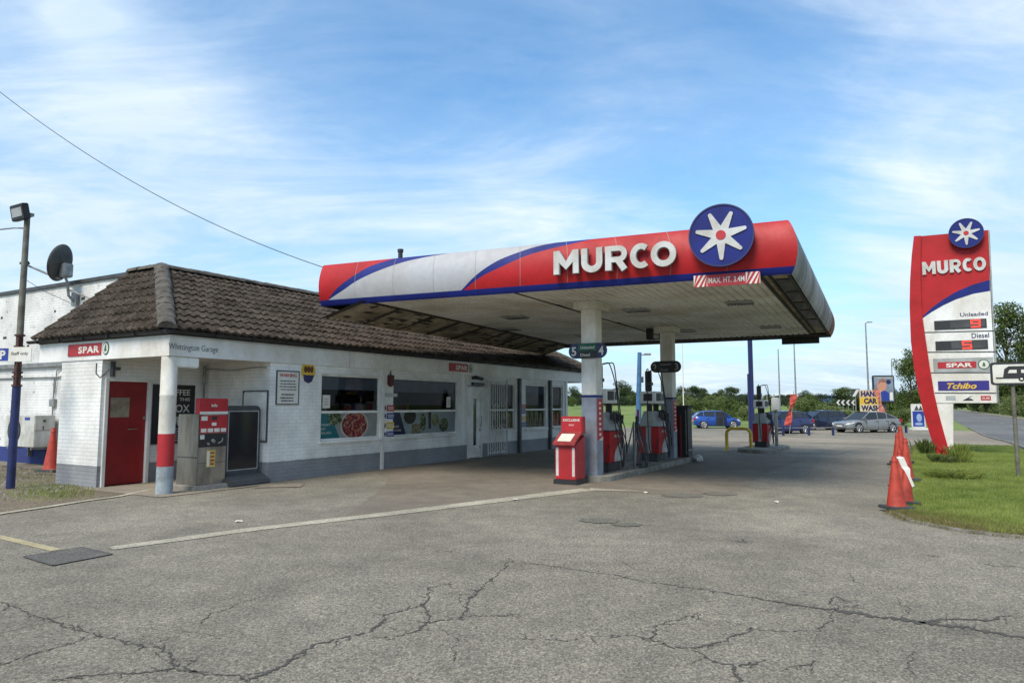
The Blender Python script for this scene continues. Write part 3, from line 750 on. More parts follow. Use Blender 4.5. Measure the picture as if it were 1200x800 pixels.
# ---- windows
posterG = []
def window(a0, a1, blind=.28, label=None):
    fr = MB(); t = .05; y0, y1 = .03, .11; zm = 1.43
    fr.box(a0, a0+t, y0, y1, zs, zt); fr.box(a1-t, a1, y0, y1, zs, zt); fr.box(a0+t, a1-t, y0, y1, zt-t, zt); fr.box(a0+t, a1-t, y0, y1, zs, zs+t); fr.box(a0+t, a1-t, y0-.005, y1, zm-.03, zm+.03)
    f = fr.build('window', M['white'], shop, bevel=.006)
    if label: f['label'] = label
    MB().add([(a0+t, .07, zm+.03), (a1-t, .07, zm+.03), (a1-t, .07, zt-t), (a0+t, .07, zt-t)], [(0,1,2,3)]).build('pane', M['glass'], f)
    MB().add([(a0+t, .07, zs+t), (a1-t, .07, zs+t), (a1-t, .07, zm-.03), (a0+t, .07, zm-.03)], [(0,1,2,3)]).build('pane', M['glass2'], f)
    MB().box(a0-.05, a1+.05, -.07, .03, zs-.05, zs).build('sill', M['white'], f, bevel=.008)
    if blind: MB().box(a0+t, a1-t, .10, .115, zt-t-blind, zt-t).build('blind', M['blindm'], f)
    return f
M['blindm'] = paint('grey_blind', (.17, .19, .26), .7, .1, 3)
window(*W1, .30); window(*Wd2, .32); window(*W3, 0); window(*W4, .28); window(*W5, 0)
# brick piers and posts
mb = MB(); p0 = ax(445.5)+.02
mb.box(p0, p0+.10, -.05, 0, 0, HB); mb.build('trim_post', M['fascia_w'], shop, bevel=.005)
mb = MB(); a = ax(541); mb.box(a-.02, a+.10, -.04, 0, 0.43, HB); mb.build('trim_post', M['fascia_w'], shop, bevel=.005)
for px in (607.5, 643.5):  # dark boxes standing where the front has narrow dark gaps
    a = ax(px); MB().box(a-.07, a+.07, -.09, 0, 0, HB).build('dark_post', M['darkgrey'], shop, bevel=.006)
    MB().box(a+.09, a+.2, -.03, 0, .43, HB).build('trim_post', M['fascia_w'], shop)
MB().box(AE-.16, AE+.01, -.03, 0, .43, HB).build('trim_post', M['fascia_w'], shop)
# ---- white door with narrow slot of glass
a0, a1 = DR
dd = MB(); gx0, gx1 = a0+(a1-a0)*.45, a0+(a1-a0)*.66
for x0, x1, z0, z1 in ((a0+.06, gx0, .02, 2.08), (gx1, a1-.06, .02, 2.08), (gx0, gx1, .02, .38), (gx0, gx1, 1.78, 2.08)): dd.box(x0, x1, .03, .08, z0, z1)
door = dd.build('door', M['white'], shop); door['label'] = 'white door with one narrow upright pane'
MB().box(gx0, gx1, .05, .06, .38, 1.78).build('pane', M['carglass'], door)
f = MB(); f.box(a0, a0+.055, .0, .12, 0, 2.14); f.box(a1-.055, a1, .0, .12, 0, 2.14); f.box(a0+.055, a1-.055, .0, .12, 2.085, 2.14); f.build('door_frame', M['white'], shop, bevel=.005)
h = MB(); h.tube([(a1-.11, .03, .95), (a1-.11, -.03, .96), (a1-.11, -.03, 1.25), (a1-.11, .03, 1.26)], .012); h.box(a1-.13, a1-.09, .015, .03, .80, .88); h.box(a1-.13, a1-.09, .015, .03, .3, .36); h.build('handle', M['galv'], door)
MB().box(a0+.2, a1-.02, -.10, -.0, 2.18, 2.27).build('door_canopy_light', M['black'], shop, bevel=.01)
# wall fixtures
ob = MB(); ob.tube([(9.9, -.01, 2.40), (9.9, -.12, 2.42), (10.25, -.14, 2.38)], .05, 10); ob.build('security_camera', M['black'], shop, smooth=True)
# ================================================================== signs on the shop
def sparlogo(root, M0, h, w, ring=True, textw=.62, off=.48):
    """red plate of width w, height h with SPAR, then the fir tree in a ring"""
    MB().prism(rrect(0, w, 0, h, h*.06, 2), .012, M0).build('plate', M['signred'], root)
    tt = text_fit('SPAR', h*.56, w*textw, .006, .035, M0 @ Matrix.Translation((0, -.012, 0)), w*(.955-textw), z=h*.22, sp=1.15)
    tt.build('lettering', M['paper'], root)
    if ring:
        R = h*.52; c = (w+R*1.25, h*.5)
        MB().prism(ellip(R*.82, R, *c), .010, M0).build('ring', M['green'], root)
        MB().prism(ellip(R*.82*.84, R*.84, *c), .013, M0).build('badge', M['paper'], root)
        tr = [(-.0, .62), (.17, .34), (.09, .34), (.27, .05), (.13, .05), (.40, -.36), (.07, -.36), (.07, -.58), (-.07, -.58), (-.07, -.36), (-.40, -.36), (-.13, .05), (-.27, .05), (-.09, .34), (-.17, .34)]
        MB().prism([(c[0]+x*R, c[1]+z*R) for x, z in tr], .017, M0).build('fir_tree', M['green'], root)
b1, z1 = B(80, 418, -.02); b2, z2 = B(120, 416, -.02)
s1 = sthing('shop_sign', 'red shop sign with fir tree badge on the end fascia above the red door', 'sign', -.022, b1, z1)
z_top = B(80, 404.3, -.02)[1]; b3 = B(119, 410, -.02)[0]
sparlogo(s1, basis((0,0,0), (0,-1,0), (0,0,1)), z_top-z1, b1-b3)
a1_, zb_ = A(526, 438.5, -.03); a2_ = A(548, 438.5, -.03)[0]; zt_ = A(526, 430, -.03)[1]
s2 = sthing('shop_sign', 'small red shop sign with fir tree badge on the long fascia above the white door', 'sign', a1_, -.031, 2.56)
sparlogo(s2, FRONT(0,0,0), .24, a2_-a1_)
a1_, zb_ = A(197, 416, -.03); a2_ = A(255, 416, -.03)[0]
s3 = sthing('fascia_lettering', 'grey lettering reading Whittington Garage on the white fascia', 'lettering', a1_, -.031, 2.60)
text_fit('Whittington Garage', .12, a2_-a1_, .006, -.012).build('lettering', paint('grey_letter', (.10, .11, .12), .5), s3)
# warning sign
def board(name, label, cat, a, b, z, w, h, mat, frame=None, ft=.02, th=.02, group=None):
    r = sthing(name, label, cat, a, b, z, group=group)
    MB().box(0, w, -th, 0, 0, h).build('board', mat, r, bevel=.003)
    if frame:
        f = MB(); f.box(-ft, 0, -th-.006, 0, -ft, h+ft); f.box(w, w+ft, -th-.006, 0, -ft, h+ft); f.box(0, w, -th-.006, 0, h, h+ft); f.box(0, w, -th-.006, 0, -ft, 0); f.build('frame', frame, r)
    return r
def lines(r, x0, x1, zs_, hh, th, mat, name='small_print'):
    mb = MB()
    for i, z in enumerate(zs_):
        x = x0 + random.uniform(0, .1)*(x1-x0); xe = x1-random.uniform(0, .12)*(x1-x0)
        while x < xe:
            l = random.uniform(.05, .16)*(x1-x0)*1.3; e = min(x+l, xe); mb.box(x, e, -th-.002, -th, z, z+hh); x = e + .025*(x1-x0)
    mb.build(name, mat, r)
a0_, zb = A(323.5, 471.5); a1_, _ = A(348.5, 471); ztp = A(323.5, 438)[1]
ws_ = board('warning_sign', 'white framed warning notice on the brick front wall left of the first window', 'sign', a0_, 0, 1.62, a1_-a0_, .68, M['paper'], M['darkgrey'])
wd = a1_-a0_
text_fit('WARNING', .075, wd*.8, .003, .02, FRONT(0, -.02, 0), wd*.1, z=.57).build('heading', M['signred'], ws_)
lines(ws_, wd*.08, wd*.92, [.47, .41, .35, .29], .022, .02, M['darkgrey']); lines(ws_, wd*.15, wd*.85, [.18, .11, .05], .028, .02, M['darkgrey'])
# round yellow badge
a0_, zb = A(361, 435)
rb = sthing('round_badge', 'small yellow and dark round badge under the fascia above the warning notice', 'sign', a0_, 0, zb)
MB().prism(disc(.2), .02).build('disc', M['yellow'], rb)
MB().prism([(-.16, -.08), (.16, -.08), (.1, -.22), (0, -.26), (-.1, -.22)], .024).build('lower_panel', M['navy'], rb)
m_ = MB(); 
for x in (-.09, 0, .09): m_.prism(ellip(.045, .075, x, .04), .026)
m_.build('emblem', paint('emblem_brown', (.12, .04, .02), .5), rb)
# small notices on the pier between the windows
a0_ = ax(450.5); 
nb = sthing('hanging_lantern', 'small dark red lantern shaped box hanging on the pier between the two big windows', 'lantern', ax(456), 0, 2.05)
MB().prism([(-.09, .3), (.09, .3), (.09, .06), (0, 0), (-.09, .06)], .09).build('body', paint('darkred', (.10, .02, .02), .5), nb, bevel=.01)
MB().cyl((0, -.04, .3), (0, -.04, .42), .02, .008, 8).build('hook', M['black'], nb)
st_ = [('notice', 'thin grey plate under the red lantern on the pier between the windows', 1.80, .09, 'grey', .5), ('notice', 'small red notice, topmost of the three coloured notices between the big windows', 1.44, .15, 'signred', .3),
       ('notice', 'small blue notice directly beneath the red notice between the big windows', 1.24, .15, 'signblue', .3), ('notice', 'small amber notice above the lowest blue notice between the big windows', .99, .17, 'yellow', .3), ('notice', 'lowest blue notice on the pier between the big windows', .80, .13, 'signblue', .3)]
for nm, lb, z, h, mt, wd in st_:
    x = ax(451) if mt == 'grey' else ax(453.2)
    r = board(nm, lb, 'notice', x, 0, z, wd*.95, h, M[mt], None, th=.012)
    if mt != 'grey':
        MB().prism(disc(h*.42, 18, -h*.62, h*.5), .012).build('symbol', M['navy'] if mt != 'yellow' else M['black'], r)
    lines(r, .02, wd*.9, [h*.55, h*.25], h*.16, .012, M['paper'])
# notices on the dark post by the magazine window
for i, (lb, z, mt) in enumerate((('pink notice on the white strip between the grille and the magazine window', 1.46, 'signred'), ('dark blue notice under the pink one beside the magazine window', 1.30, 'signblue'), ('green and yellow notice beside the magazine window', 1.06, 'yellow'), ('lowest blue and white notice beside the magazine window', .86, 'signblue'))):
    r = board('notice', lb, 'notice', ax(609.5), -.032, z, .30, .15, M[mt], None, th=.01); lines(r, .02, .28, [.03, .09], .02, .01, M['paper'])
# ---- window posters and displays (stand inside the glass)
def poster(label, a0, a1, z0, z1, bg, group=None):
    r = sthing('window_poster', label, 'poster', a0, .098, z0, group=group); w, h = a1-a0, z1-z0
    MB().box(0, w, -.006, 0, 0, h).build('sheet', bg, r); return r, w, h
M['poster_bg'] = paint('poster_ground', (.40, .41, .40), .5, .1); M['poster_pale'] = paint('poster_pale', (.36, .42, .46), .5, .1)
def foodmat(name, cols, sc):
    m, nt, bs = new_mat(name); co = objco(nt); v = nd(nt, 'ShaderNodeTexVoronoi', Scale=sc); nt.links.new(co, v.inputs['Vector'])
    s_ = nt.nodes.new('ShaderNodeSeparateColor'); nt.links.new(v.outputs['Color'], s_.inputs[0])
    r = ramp(nt, s_.outputs[0], [(i/len(cols), c) for i, c in enumerate(cols)]); r.color_ramp.interpolation = 'CONSTANT'
    nt.links.new(r.outputs[0], bs.inputs['Base Color']); return m
M['salad'] = foodmat('print_red_food', [(.30,.02,.03),(.45,.10,.07),(.20,.01,.02),(.5,.3,.2),(.34,.05,.05),(.12,.02,.02),(.45,.2,.14)], 22)
M['greens'] = foodmat('print_green_food', [(.04,.07,.02),(.02,.03,.015),(.18,.2,.08),(.07,.10,.03),(.3,.32,.2)], 20)
M['pastry'] = foodmat('print_beige_food', [(.30,.26,.15),(.22,.2,.1),(.36,.33,.2),(.15,.16,.07)], 18)
M['mags'] = foodmat('print_covers', [(.35,.33,.2),(.08,.2,.17),(.3,.1,.08),(.4,.38,.3),(.1,.1,.12)], 16)
a0, a1 = W1; r, w, h = poster('teal poster with a bowl of red salad in the lower pane of the first window', a0+.05, a1-.05, zs+.05, 1.40, M['poster_bg'])
MB().prism([(0, 0), (w*.34, 0), (w*.27, h*.42), (w*.14, h), (0, h)], .009).build('teal_area', M['teal'], r)
MB().prism(ellip(w*.12, h*.26, w*.26, h*.78), .011).build('herbs', M['greens'], r)
MB().prism([(x, min(max(z, 0), h)) for x, z in ellip(w*.25, h*.60, w*.6, h*.5)], .010).build('bowl', M['paper'], r)
MB().prism([(x, min(max(z, 0), h)) for x, z in ellip(w*.225, h*.54, w*.6, h*.5)], .012).build('salad', M['salad'], r)
for i, tx in enumerate(('WHAT', 'NOT', 'SALAD?')): text_fit(tx, h*.1, w*(.15, .08, .17)[i], .002, .02, FRONT(0, -.009, 0), w*.03, z=h*(.50-.16*i)).build('lettering', M['paper'], r)
a0, a1 = Wd2; r, w, h = poster('pale poster of jars and green vegetables in the lower pane of the second window', a0+.05, a1-.05, zs+.05, 1.40, M['poster_pale'])
MB().prism([(0, 0), (w*.21, 0), (w*.12, h), (0, h)], .009).build('navy_area', M['navy'], r)
MB().prism([(x, min(z, h)) for x, z in ellip(w*.09, h*.34, w*.27, h*.8)], .010).build('aubergine', paint('aub', (.02, .012, .02), .4), r)
MB().prism(ellip(w*.045, h*.40, w*.47, h*.52), .011).build('leaves', M['greens'], r)
MB().prism([(w*.3, 0), (w*.44, 0), (w*.44, h*.45), (w*.3, h*.45)], .010).build('jar', M['pastry'], r)
MB().prism([(w*.56, h*.2), (w*.6, h*.2), (w*.6, h), (w*.555, h)], .010).build('bottle', paint('bot', (.015, .015, .015), .3), r)
MB().prism(ellip(w*.055, h*.30, w*.67, h*.6), .011).build('fruit', M['pastry'], r)
MB().prism(ellip(w*.075, h*.33, w*.81, h*.36), .012).build('fruit', M['greens'], r)
for i in range(2): text_fit(('MORE', 'IN STORE')[i], h*.09, w*(.09, .12)[i], .002, .02, FRONT(0, -.009, 0), w*.02, z=h*(.32-.17*i)).build('lettering', M['paper'], r)
# stickers on upper panes
for (Wn, f0, lb) in ((W1, .03, 'square white notice taped inside the first window'), (Wd2, .84, 'square white notice taped inside the right end of the second window')):
    a = Wn[0]+.05+f0*(Wn[1]-Wn[0]-.1); r = board('window_notice', lb, 'notice', a, .065, 1.52, .24 if f0 < .5 else .2, .30, M['paper'], None, th=.004); lines(r, .04, .18, [.08, .14, .2], .02, .004, M['grey'])
# interior light and shelves
lt = sthing('ceiling_light', 'lit strip light seen through the first shop window', 'light', (W1[0]+W1[1])/2-.3, 1.9, 2.28)
MB().box(0, .95, -.04, .04, 0, .05).build('tube', M['lit'], lt)
MB().box(-.03, .98, -.06, .06, .052, .09).build('casing', M['white'], lt)
gm = [flat('pack%d' % i, c, .5) for i, c in enumerate([(.4,.05,.04), (.05,.12,.3), (.5,.4,.1), (.1,.3,.12), (.55,.5,.45), (.3,.1,.25)])]
def shelf(label, a, b, L, seed):
    random.seed(seed)
    r = sthing('shop_shelf', label, 'shelf', a, b, .05)
    m = MB(); m.box(0, L, .0, .03, 0, 1.6)
    for z in (.2, .6, 1.0, 1.35): m.box(0, L, -.35, 0, z, z+.03)
    m.build('frame', M['darkgrey'], r)
    m = MB()
    for z in (.23, .63, 1.03, 1.38):
        x = .02
        while x < L-.15:
            w_ = random.uniform(.06, .16); m.box(x, x+w_-.01, -.3, -.05, z, z+random.uniform(.12, .27), mi=random.randrange(6)); x += w_
    m.build('goods', gm, r)
shelf('stocked shelf inside the shop behind the first window', W1[0]+.1, 2.3, 2.2, 1); shelf('stocked shelf inside the shop behind the second window', Wd2[0]+.1, 1.9, 2.6, 2); shelf('stocked shelf inside the shop behind the magazine window', W4[0]-.3, 1.7, 2.2, 3)
random.seed(11)
# magazines in W4 lower, W5 lower, W3
for (a0, a1), n, lab in ((W4, 7, 'leaning magazine'), (W5, 3, 'red leaning magazine'), (W3, 3, 'pale leaning magazine')):
    for k in range(n):
        x = a0+.12+(a1-a0-.45)*k/max(1, n-1)
        where = {7: 'in the window between the dark posts', 3: 'in the shop window'}[n]
        r = sthing('magazine', {W4: 'pale magazine propped on the sill of the window between the two dark posts', W5: 'red covered magazine propped in the narrow window at the far end', W3: 'magazine propped on the sill behind the white grille'}[(a0, a1)], 'magazine', x, .17, zs+.03, group={W4: 'magazines in the window between the posts', W5: 'magazines in the far narrow window', W3: 'magazines behind the grille'}[(a0, a1)])
        Mx = Matrix.Rotation(math.radians(-12 if k % 2 else 14), 4, 'Y') @ Matrix.Translation((0, 0, .03))
        MB().box(0, .22, -.03, -.02, 0, .5, Mx).build('cover', [M['mags'], M['salad'], M['pastry']][0 if n == 7 and k % 2 else (1 if (a0, a1) == W5 else 2)], r)
# ---- folding security gate in front of window 3
g = sthing('folding_security_gate', 'white folding security grille drawn across the window right of the white door', 'gate', ax(569), -.10)
Lg = ax(590)-ax(569)
for k in range(9):
    MB().cyl((Lg*k/8, 0, .05), (Lg*k/8, 0, 2.36), .014, n=6).build('bar', M['fascia_w'], g)
m = MB()
for k in range(8):
    for z in (.2, .9, 1.6, 2.25): m.tube([(Lg*k/8, -.015, z), (Lg*(k+1)/8, -.015, z+.1 if k % 2 else z-.1)], .007, 5)
for z in (.12, 1.42, 2.34): m.box(0, Lg, -.012, .012, z-.015, z+.015)
m.build('lattice', M['fascia_w'], g)
MB().box(Lg+.03, Lg+.06, -.02, .02, 0.02, 2.4).build('end_post', M['grey'], g)
# ================================================================== porch items
# coffee poster on the porch back wall
pa0, pz0 = A(200, 519, 2.09); pa1 = A(226, 519, 2.09)[0]
cp = sthing('coffee_poster', 'tall black coffee poster on the porch back wall behind the round column', 'poster', pa0-.45, 2.095, .78)
pw = pa1-pa0+.45
MB().box(0, pw, -.012, 0, 0, 1.24).build('board', M['black'], cp)
m = MB(); y = 1.24
for tx, hh, ww, zz in (('COFFEE', .13, .62, 1.02), ('THIS', .07, .25, .90), ('BOX', .17, .45, .66), ('CUP', .20, .40, .38)):
    text_fit(tx, hh, ww, .004, .01, FRONT(0, -.012, 0), pw-.12-ww if tx != 'CUP' else pw*.28, z=zz, mb=m)
m.build('lettering', M['paper'], cp)
lines(cp, pw*.25, pw*.75, [.3, .25, .2, .15, .1, .05], .02, .012, M['grey'])
# service panel on porch side wall (faces left)
bb0, zz0 = B(281, 532, 2.3); bb1, zz1 = B(313, 532, 2.3)
bb0 = .78; 
ps = sthing('service_panel', 'grey framed corrugated panel fixed to the porch side wall behind the display board', 'panel', 2.298, bb0, .85)
L_ = bb0-.05; ML = basis((0,0,0), (0,-1,0), (0,0,1))
m = MB(); 
for k in range(12): m.box(L_*k/12+.004, L_*(k+1)/12-.004, -.022, 0, .02, 1.0, ML)
m.build('panel', M['white'], ps)
m = MB(); m.box(-.02, 0, -.035, 0, -.02, 1.05, ML); m.box(L_, L_+.02, -.035, 0, -.02, 1.05, ML); m.box(0, L_, -.035, 0, 1.03, 1.05, ML); m.box(0, L_, -.035, 0, -.02, 0, ML); m.build('frame', M['darkgrey'], ps)
# stainless pay station / vending unit with red top
da, db = inv(G(229.5, 575.5, .0))
dv = sthing('pay_station', 'stainless steel pay station with red instruction panel on a concrete plinth in the porch', 'pay station', da+.05, db+.06)
DW, DL = .62, .60                             # along front, depth
DP = .62; MB().box(-.12, DW+.08, -.12, DP+.1, 0, .09).build('plinth', M['concrete'], dv, bevel=.015)
MB().box(0, DW, 0, DP, .09, 1.42).build('cabinet', paint('worn_steel', (.40, .375, .33), .28, .55, 2.6, metal=.9, streak=.35), dv, bevel=.008)
MB().box(-.006, 0, .02, DP-.02, .60, .62).build('seam', M['darkgrey'], dv)
MB().box(.0, DW, -.006, .0, .50, .508).build('seam', M['darkgrey'], dv)
t_ = MB(); t_.box(-.0, DW, -.02, .12, 1.42, 1.72); t_.build('panel_top', M['signred'], dv, bevel=.006)
MB().box(.01, DW-.01, -.028, -.018, 1.06, 1.40).build('instruction_panel', M['signred'], dv)
MB().box(.0, DW, -.024, -.018, 1.42, 1.47).build('cream_strip', M['paper'], dv)
MB().box(.01, DW-.01, -.012, -.001, .80, 1.05).build('recess', M['black'], dv)
text_fit('info', .06, .13, .004, .02, FRONT(0, -.02, 0), DW*.5-.065, z=1.56).build('lettering', M['paper'], dv)
m = MB()
for k in range(4): m.box(.03+k*.145, .145+k*.145, -.032, -.026, 1.08, 1.15)
m.box(.03, .16, -.032, -.026, 1.30, 1.38); m.box(DW*.42, DW*.58, -.032, -.026, 1.2, 1.26); m.box(.03, .12, -.016, -.010, .95, 1.03); m.build('label', M['paper'], dv)
MB().box(DW*.42, DW*.6, -.034, -.026, 1.31, 1.38).build('display', M['black'], dv)
m = MB(); m.cyl((.3, -.012, .92), (.3, -.06, .90), .035); m.tube([(.42, -.02, .86), (.46, -.08, .9), (.52, -.02, .95)], .015); m.cyl((.2, -.012, .86), (.2, -.04, .86), .025); m.build('nozzle', M['galv'], dv, smooth=True)
m = MB().box(.19, .38, -.006, 0, .42, .74); st = m.build('yellow_sticker', paint('stick', (.6, .5, .12), .5, .2, 6), dv)
m = MB(); m.box(.2, .25, -.009, -.006, .44, .72); m.build('symbol', M['paper'], st); m = MB()
for z in (.46, .53, .6, .67): m.box(.27, .36, -.009, -.006, z, z+.03)
m.build('print', M['signred'], st)
# dark pavement display board
fa, fb = 1.40, -.10
fb = .42
fb = .22; fa = 1.36; wB = .86
ab = sthing('display_board', 'dark empty pavement display board with rounded top standing right of the pay station', 'display board', fa, fb, 0)
MB().prism(rrect(0, wB, .20, 1.58, .12), .07).build('frame', M['darkgrey'], ab, bevel=.012)
m = MB(); x0, x1, z0, z1, t = .06, wB-.06, .30, 1.48, .02
m.box(x0, x0+t, -.078, -.07, z0, z1); m.box(x1-t, x1, -.078, -.07, z0, z1); m.box(x0+t, x1-t, -.078, -.07, z0, z0+t); m.box(x0+t, x1-t, -.078, -.07, z1-t, z1); m.build('trim', M['grey'], ab)
MB().box(x0+t, x1-t, -.076, -.072, z0+t, z1-t).build('pane', flat('dark_gloss', (.02, .02, .022), .08), ab)
mb_ = MB(); n = 16; prof = [(0, -.30), (.02, -.38), (.10, -.36), (.17, -.2), (.22, -.09), (.22, .03), (.17, .14), (.1, .3), (.02, .32), (0, .25)]
vs = []; 
for x in (-.05, wB+.05): vs += [(x, y, z) for z, y in prof]
k = len(prof); mb_.add(vs, [(i, i+1, k+i+1, k+i) for i in range(k-1)]+[tuple(range(k-1, -1, -1)), tuple(range(k, 2*k))]); mb_.build('base', M['darkgrey'], ab, bevel=.02)
m = MB(); m.cyl((.12, -.04, .15), (.12, -.04, .24), .03); m.cyl((wB-.12, -.04, .15), (wB-.12, -.04, .24), .03); m.build('spring', M['grey'], ab, smooth=True)
# ================================================================== old white building on the left
ob = sthing('old_brick_building', 'tall old white painted brick building with flaking paint left of the shop', 'building', 2.34, 2.3)
# local x from 0 (wall plane facing -x)
HW = 4.80
MB().box(0, 8, 5.35-3.2, 26, 0, HW).build('wall', M['brick_old'], ob)
MB().box(-.06, 8.06, 2.09, 26, HW, HW+.09).build('coping', M['darkgrey'], ob)
MB().box(.5, 7.5, 3, 25.5, HW+.09, HW+.12).build('roof', M['soffit_dark'], ob)
MB().box(-.09, 0, 2.6, 26, 2.62, 2.74).build('ledge', M['galv'], ob)
m = MB(); m.tube([(-.03, 9.5, 2.35), (-.04, 7.0, 2.34), (-.04, 5.9, 2.33), (-.05, 4.6, 2.5), (-.05, 3.0, 2.62)], .02, 6); m.tube([(-.04, 6.1, 2.33), (-.04, 6.1, 1.32)], .016, 6); m.tube([(-.04, 5.6, 2.64), (-.04, 6.0, 2.5), (-.04, 6.05, 1.9)], .014, 6); m.box(-.08, 0, 5.98, 6.22, 1.55, 1.75)
m.build('conduit', M['galv'], ob)
m = MB()
for (b_, z_) in ((4.9, 4.35), (5.4, 4.2), (6.3, 4.1), (5.7, 3.6), (7.6, 3.2), (8.9, 3.5), (9.2, 4.1), (4.2, 3.9)): m.box(-.004, 0, b_, b_+random.uniform(.05, .2), z_, z_+.07)
m.build('missing_brick', M['soffit_dark'], ob)
# air conditioning unit
bA, zA = B(33, 505, 1.72)
ac = sthing('air_conditioning_unit', 'white wall mounted air conditioning unit behind the blue and brown pole', 'air conditioner', 1.74, 8.1)
MB().box(0, .5, 0, 1.5, .50, 1.32).build('casing', paint('ac_white', (.55, .55, .51), .5, .3, 3), ac, bevel=.015)
MLx = basis((0,0,0), (0,-1,0), (0,0,1))
MB().prism(disc(.33, 28), .012, basis((0, 1.02, .92), (0,-1,0), (0,0,1))).build('fan_grille', M['black'], ac)
m = MB()
for k in range(4): m.prism(disc(.30-.07*k, 24) , .016+.002*k, basis((0, 1.02, .92), (0,-1,0), (0,0,1)))
m.build('fan_ring', M['darkgrey'], ac)
m = MB(); m.box(.005, .5, -.006, 0, .93, .94); m.box(.2, .26, -.012, 0, 1.15, 1.21); m.box(.2, .22, -.012, 0, .95, 1.05); m.build('side_fitting', M['darkgrey'], ac)
m = MB(); m.box(-.006, 0, .25, .5, 1.2, 1.27); m.build('badge', M['signblue'], ac)
m = MB(); m.box(0, .6, .1, .16, .44, .5); m.box(0, .6, 1.3, 1.36, .44, .5); m.box(.5, .6, .1, .16, .2, .5); m.box(.5, .6, 1.3, 1.36, .2, .5); m.build('bracket', M['galv'], ac)
# logs / timber on the ground
for i, (px, py, L, r, dz) in enumerate(((45, 552, 1.5, .06, 0), (30, 549, 1.7, .05, .0), (52, 557, .9, .045, 0))):
    p = G(px, py, 0); o = thing('timber_length', ['weathered timber length nearest the orange cone by the pier', 'longest grey timber length lying at the foot of the old wall', 'short timber scrap nearest the white pier'][i], 'timber', (p.x, p.y, 0), SANG+PI/2+.12*i, 'old timber lying by the wall')
    MB().box(-L/2, L/2, -r, r, .01, r*1.2).build('plank', paint('timber%d' % i, (.16, .13, .10), .9, .5, 6), o)
# satellite dish
bd, zd = B(91, 322, 2.30)
sd_ = sthing('satellite_dish', 'dark grey satellite dish on the top edge of the old white wall', 'satellite dish', 2.25, bd, HW-.25)
m = MB(); m.tube([(0, 0, -.25), (-.15, 0, -.1), (-.2, 0, .25), (-.28, 0, .42)], .035, 8); m.tube([(.05, -1.0, -.3), (-.15, 0, .05)], .025, 6); m.box(-.02, .03, -.12, .12, -.35, .0); m.build('mast', M['galv'], sd_)
ax_ = Vector((-.42, .88, .24)).normalized(); cc_ = Vector((-.30, .0, .72)); xx = ax_.orthogonal().normalized(); 
side = Vector((-ax_.y, ax_.x, 0)).normalized(); upp = ax_.cross(side)
if upp.z < 0: upp = -upp
vs = []; fs = []; n = 36; R = .47
for i in range(7):
    rr = R*i/6
    for k in range(n):
        t = 2*PI*k/n; vs.append(cc_ + side*(rr*.92*math.cos(t)) + upp*(rr*1.06*math.sin(t)) + ax_*(.12*(rr/R)**2))
for i in range(6):
    for k in range(n): fs.append((i*n+k, i*n+(k+1) % n, (i+1)*n+(k+1) % n, (i+1)*n+k))
dm = MB().add(vs, fs); do = dm.build('dish', paint('dish_grey', (.065, .065, .058), .6, .3, 3), sd_, smooth=True)
so = do.modifiers.new('s', 'SOLIDIFY'); so.thickness = .02
e = cc_ + ax_*.78 - upp*.22 + Vector((-.30, .0, 0))
m = MB(); m.tube([cc_-upp*.42-ax_*.02, e], [.032, .024], 8); m.build('arm', M['galv'], sd_)
m = MB(); m.cyl(e, e+(cc_-e).normalized()*.16, .045, .03); m.cyl(e+Vector((0,.02,0)), e+Vector((.05,-.18,.02)), .03); m.box(-.05,.05,-.05,.05,-.03,.03, Matrix.Translation(e)); m.build('receiver', M['darkgrey'], sd_, smooth=True)
MB().box(-.12, .12, -.12, .12, -.2, .16, Matrix.Translation(cc_-ax_*.10-upp*.14)).build('mount', M['galv'], sd_, bevel=.02)
m = MB(); m.tube([e, e+Vector((0, -.1, -.4)), e+Vector((.3, -.5, -.72)), (-.15, -.1, -.3)], .007, 5); m.build('cable', M['black'], sd_)
# ================================================================== left pole with floodlight and parking sign
pp = G(12, 573, 0)
pl = thing('floodlight_pole', 'blue and rusty brown steel pole carrying a floodlight left of the shop', 'lamp post', pp, SANG)
MB().cyl((0,0,0), (0,0,1.95), .075, .072, 16).build('blue_sleeve', M['poleblue'], pl, smooth=True)
MB().cyl((0,0,1.95), (0,0,2.95), .062, .06, 16).build('brown_section', M['polebrown'], pl, smooth=True)
MB().cyl((0,0,2.95), (0,0,5.36), .06, .05, 16).build('upper_pole', M['polegrey'], pl, smooth=True)
m = MB()
for z in (1.95, 2.12, 2.2, 2.7, 2.92): m.cyl((0,0,z), (0,0,z+.035), .09, n=14)
m.cyl((-.05, -.07, 2.0), (-.05, -.07, 2.9), .016); m.build('clamp', M['polebrown'], pl, smooth=True)
fl = MB().box(-.10, .02, -.30, .20, 5.05, 5.36, Matrix.Rotation(math.radians(-12), 4, 'Y') @ Matrix.Translation((-.0, 0, 0)))
fo = fl.build('floodlight', M['black'], pl, bevel=.015); fo.location = (-1.05+.02, 0, .12)
fo.location = (1.02, .12, .27)
mm = MB().box(-.106, -.10, -.24, .14, 5.12, 5.29, Matrix.Rotation(math.radians(-12), 4, 'Y')); mm.build('lens', M['grey'], fo)
m = MB(); m.box(-.04, .10, -.05, .22, 5.30, 5.36); m.tube([(0, 0, 5.05), (0, .5, 5.12), (0, 1.6, 5.2)], .015, 6); m.build('bracket', M['galv'], pl)
ps_ = thing('parking_sign', 'white parking sign with a blue P panel fixed across the brown part of the pole', 'sign', pp+Vector((0, 0, 2.44)), SANG)
Mp = basis((-.10, 0, 0), (0, -1, 0), (0, 0, 1)); 
Mp = basis((-.10, .0, 0), (.35, -.94, 0), (0, 0, 1))
MB().box(-.37, .42, -.012, 0, -.02, .26, Mp).build('board', M['paper'], ps_, bevel=.004)
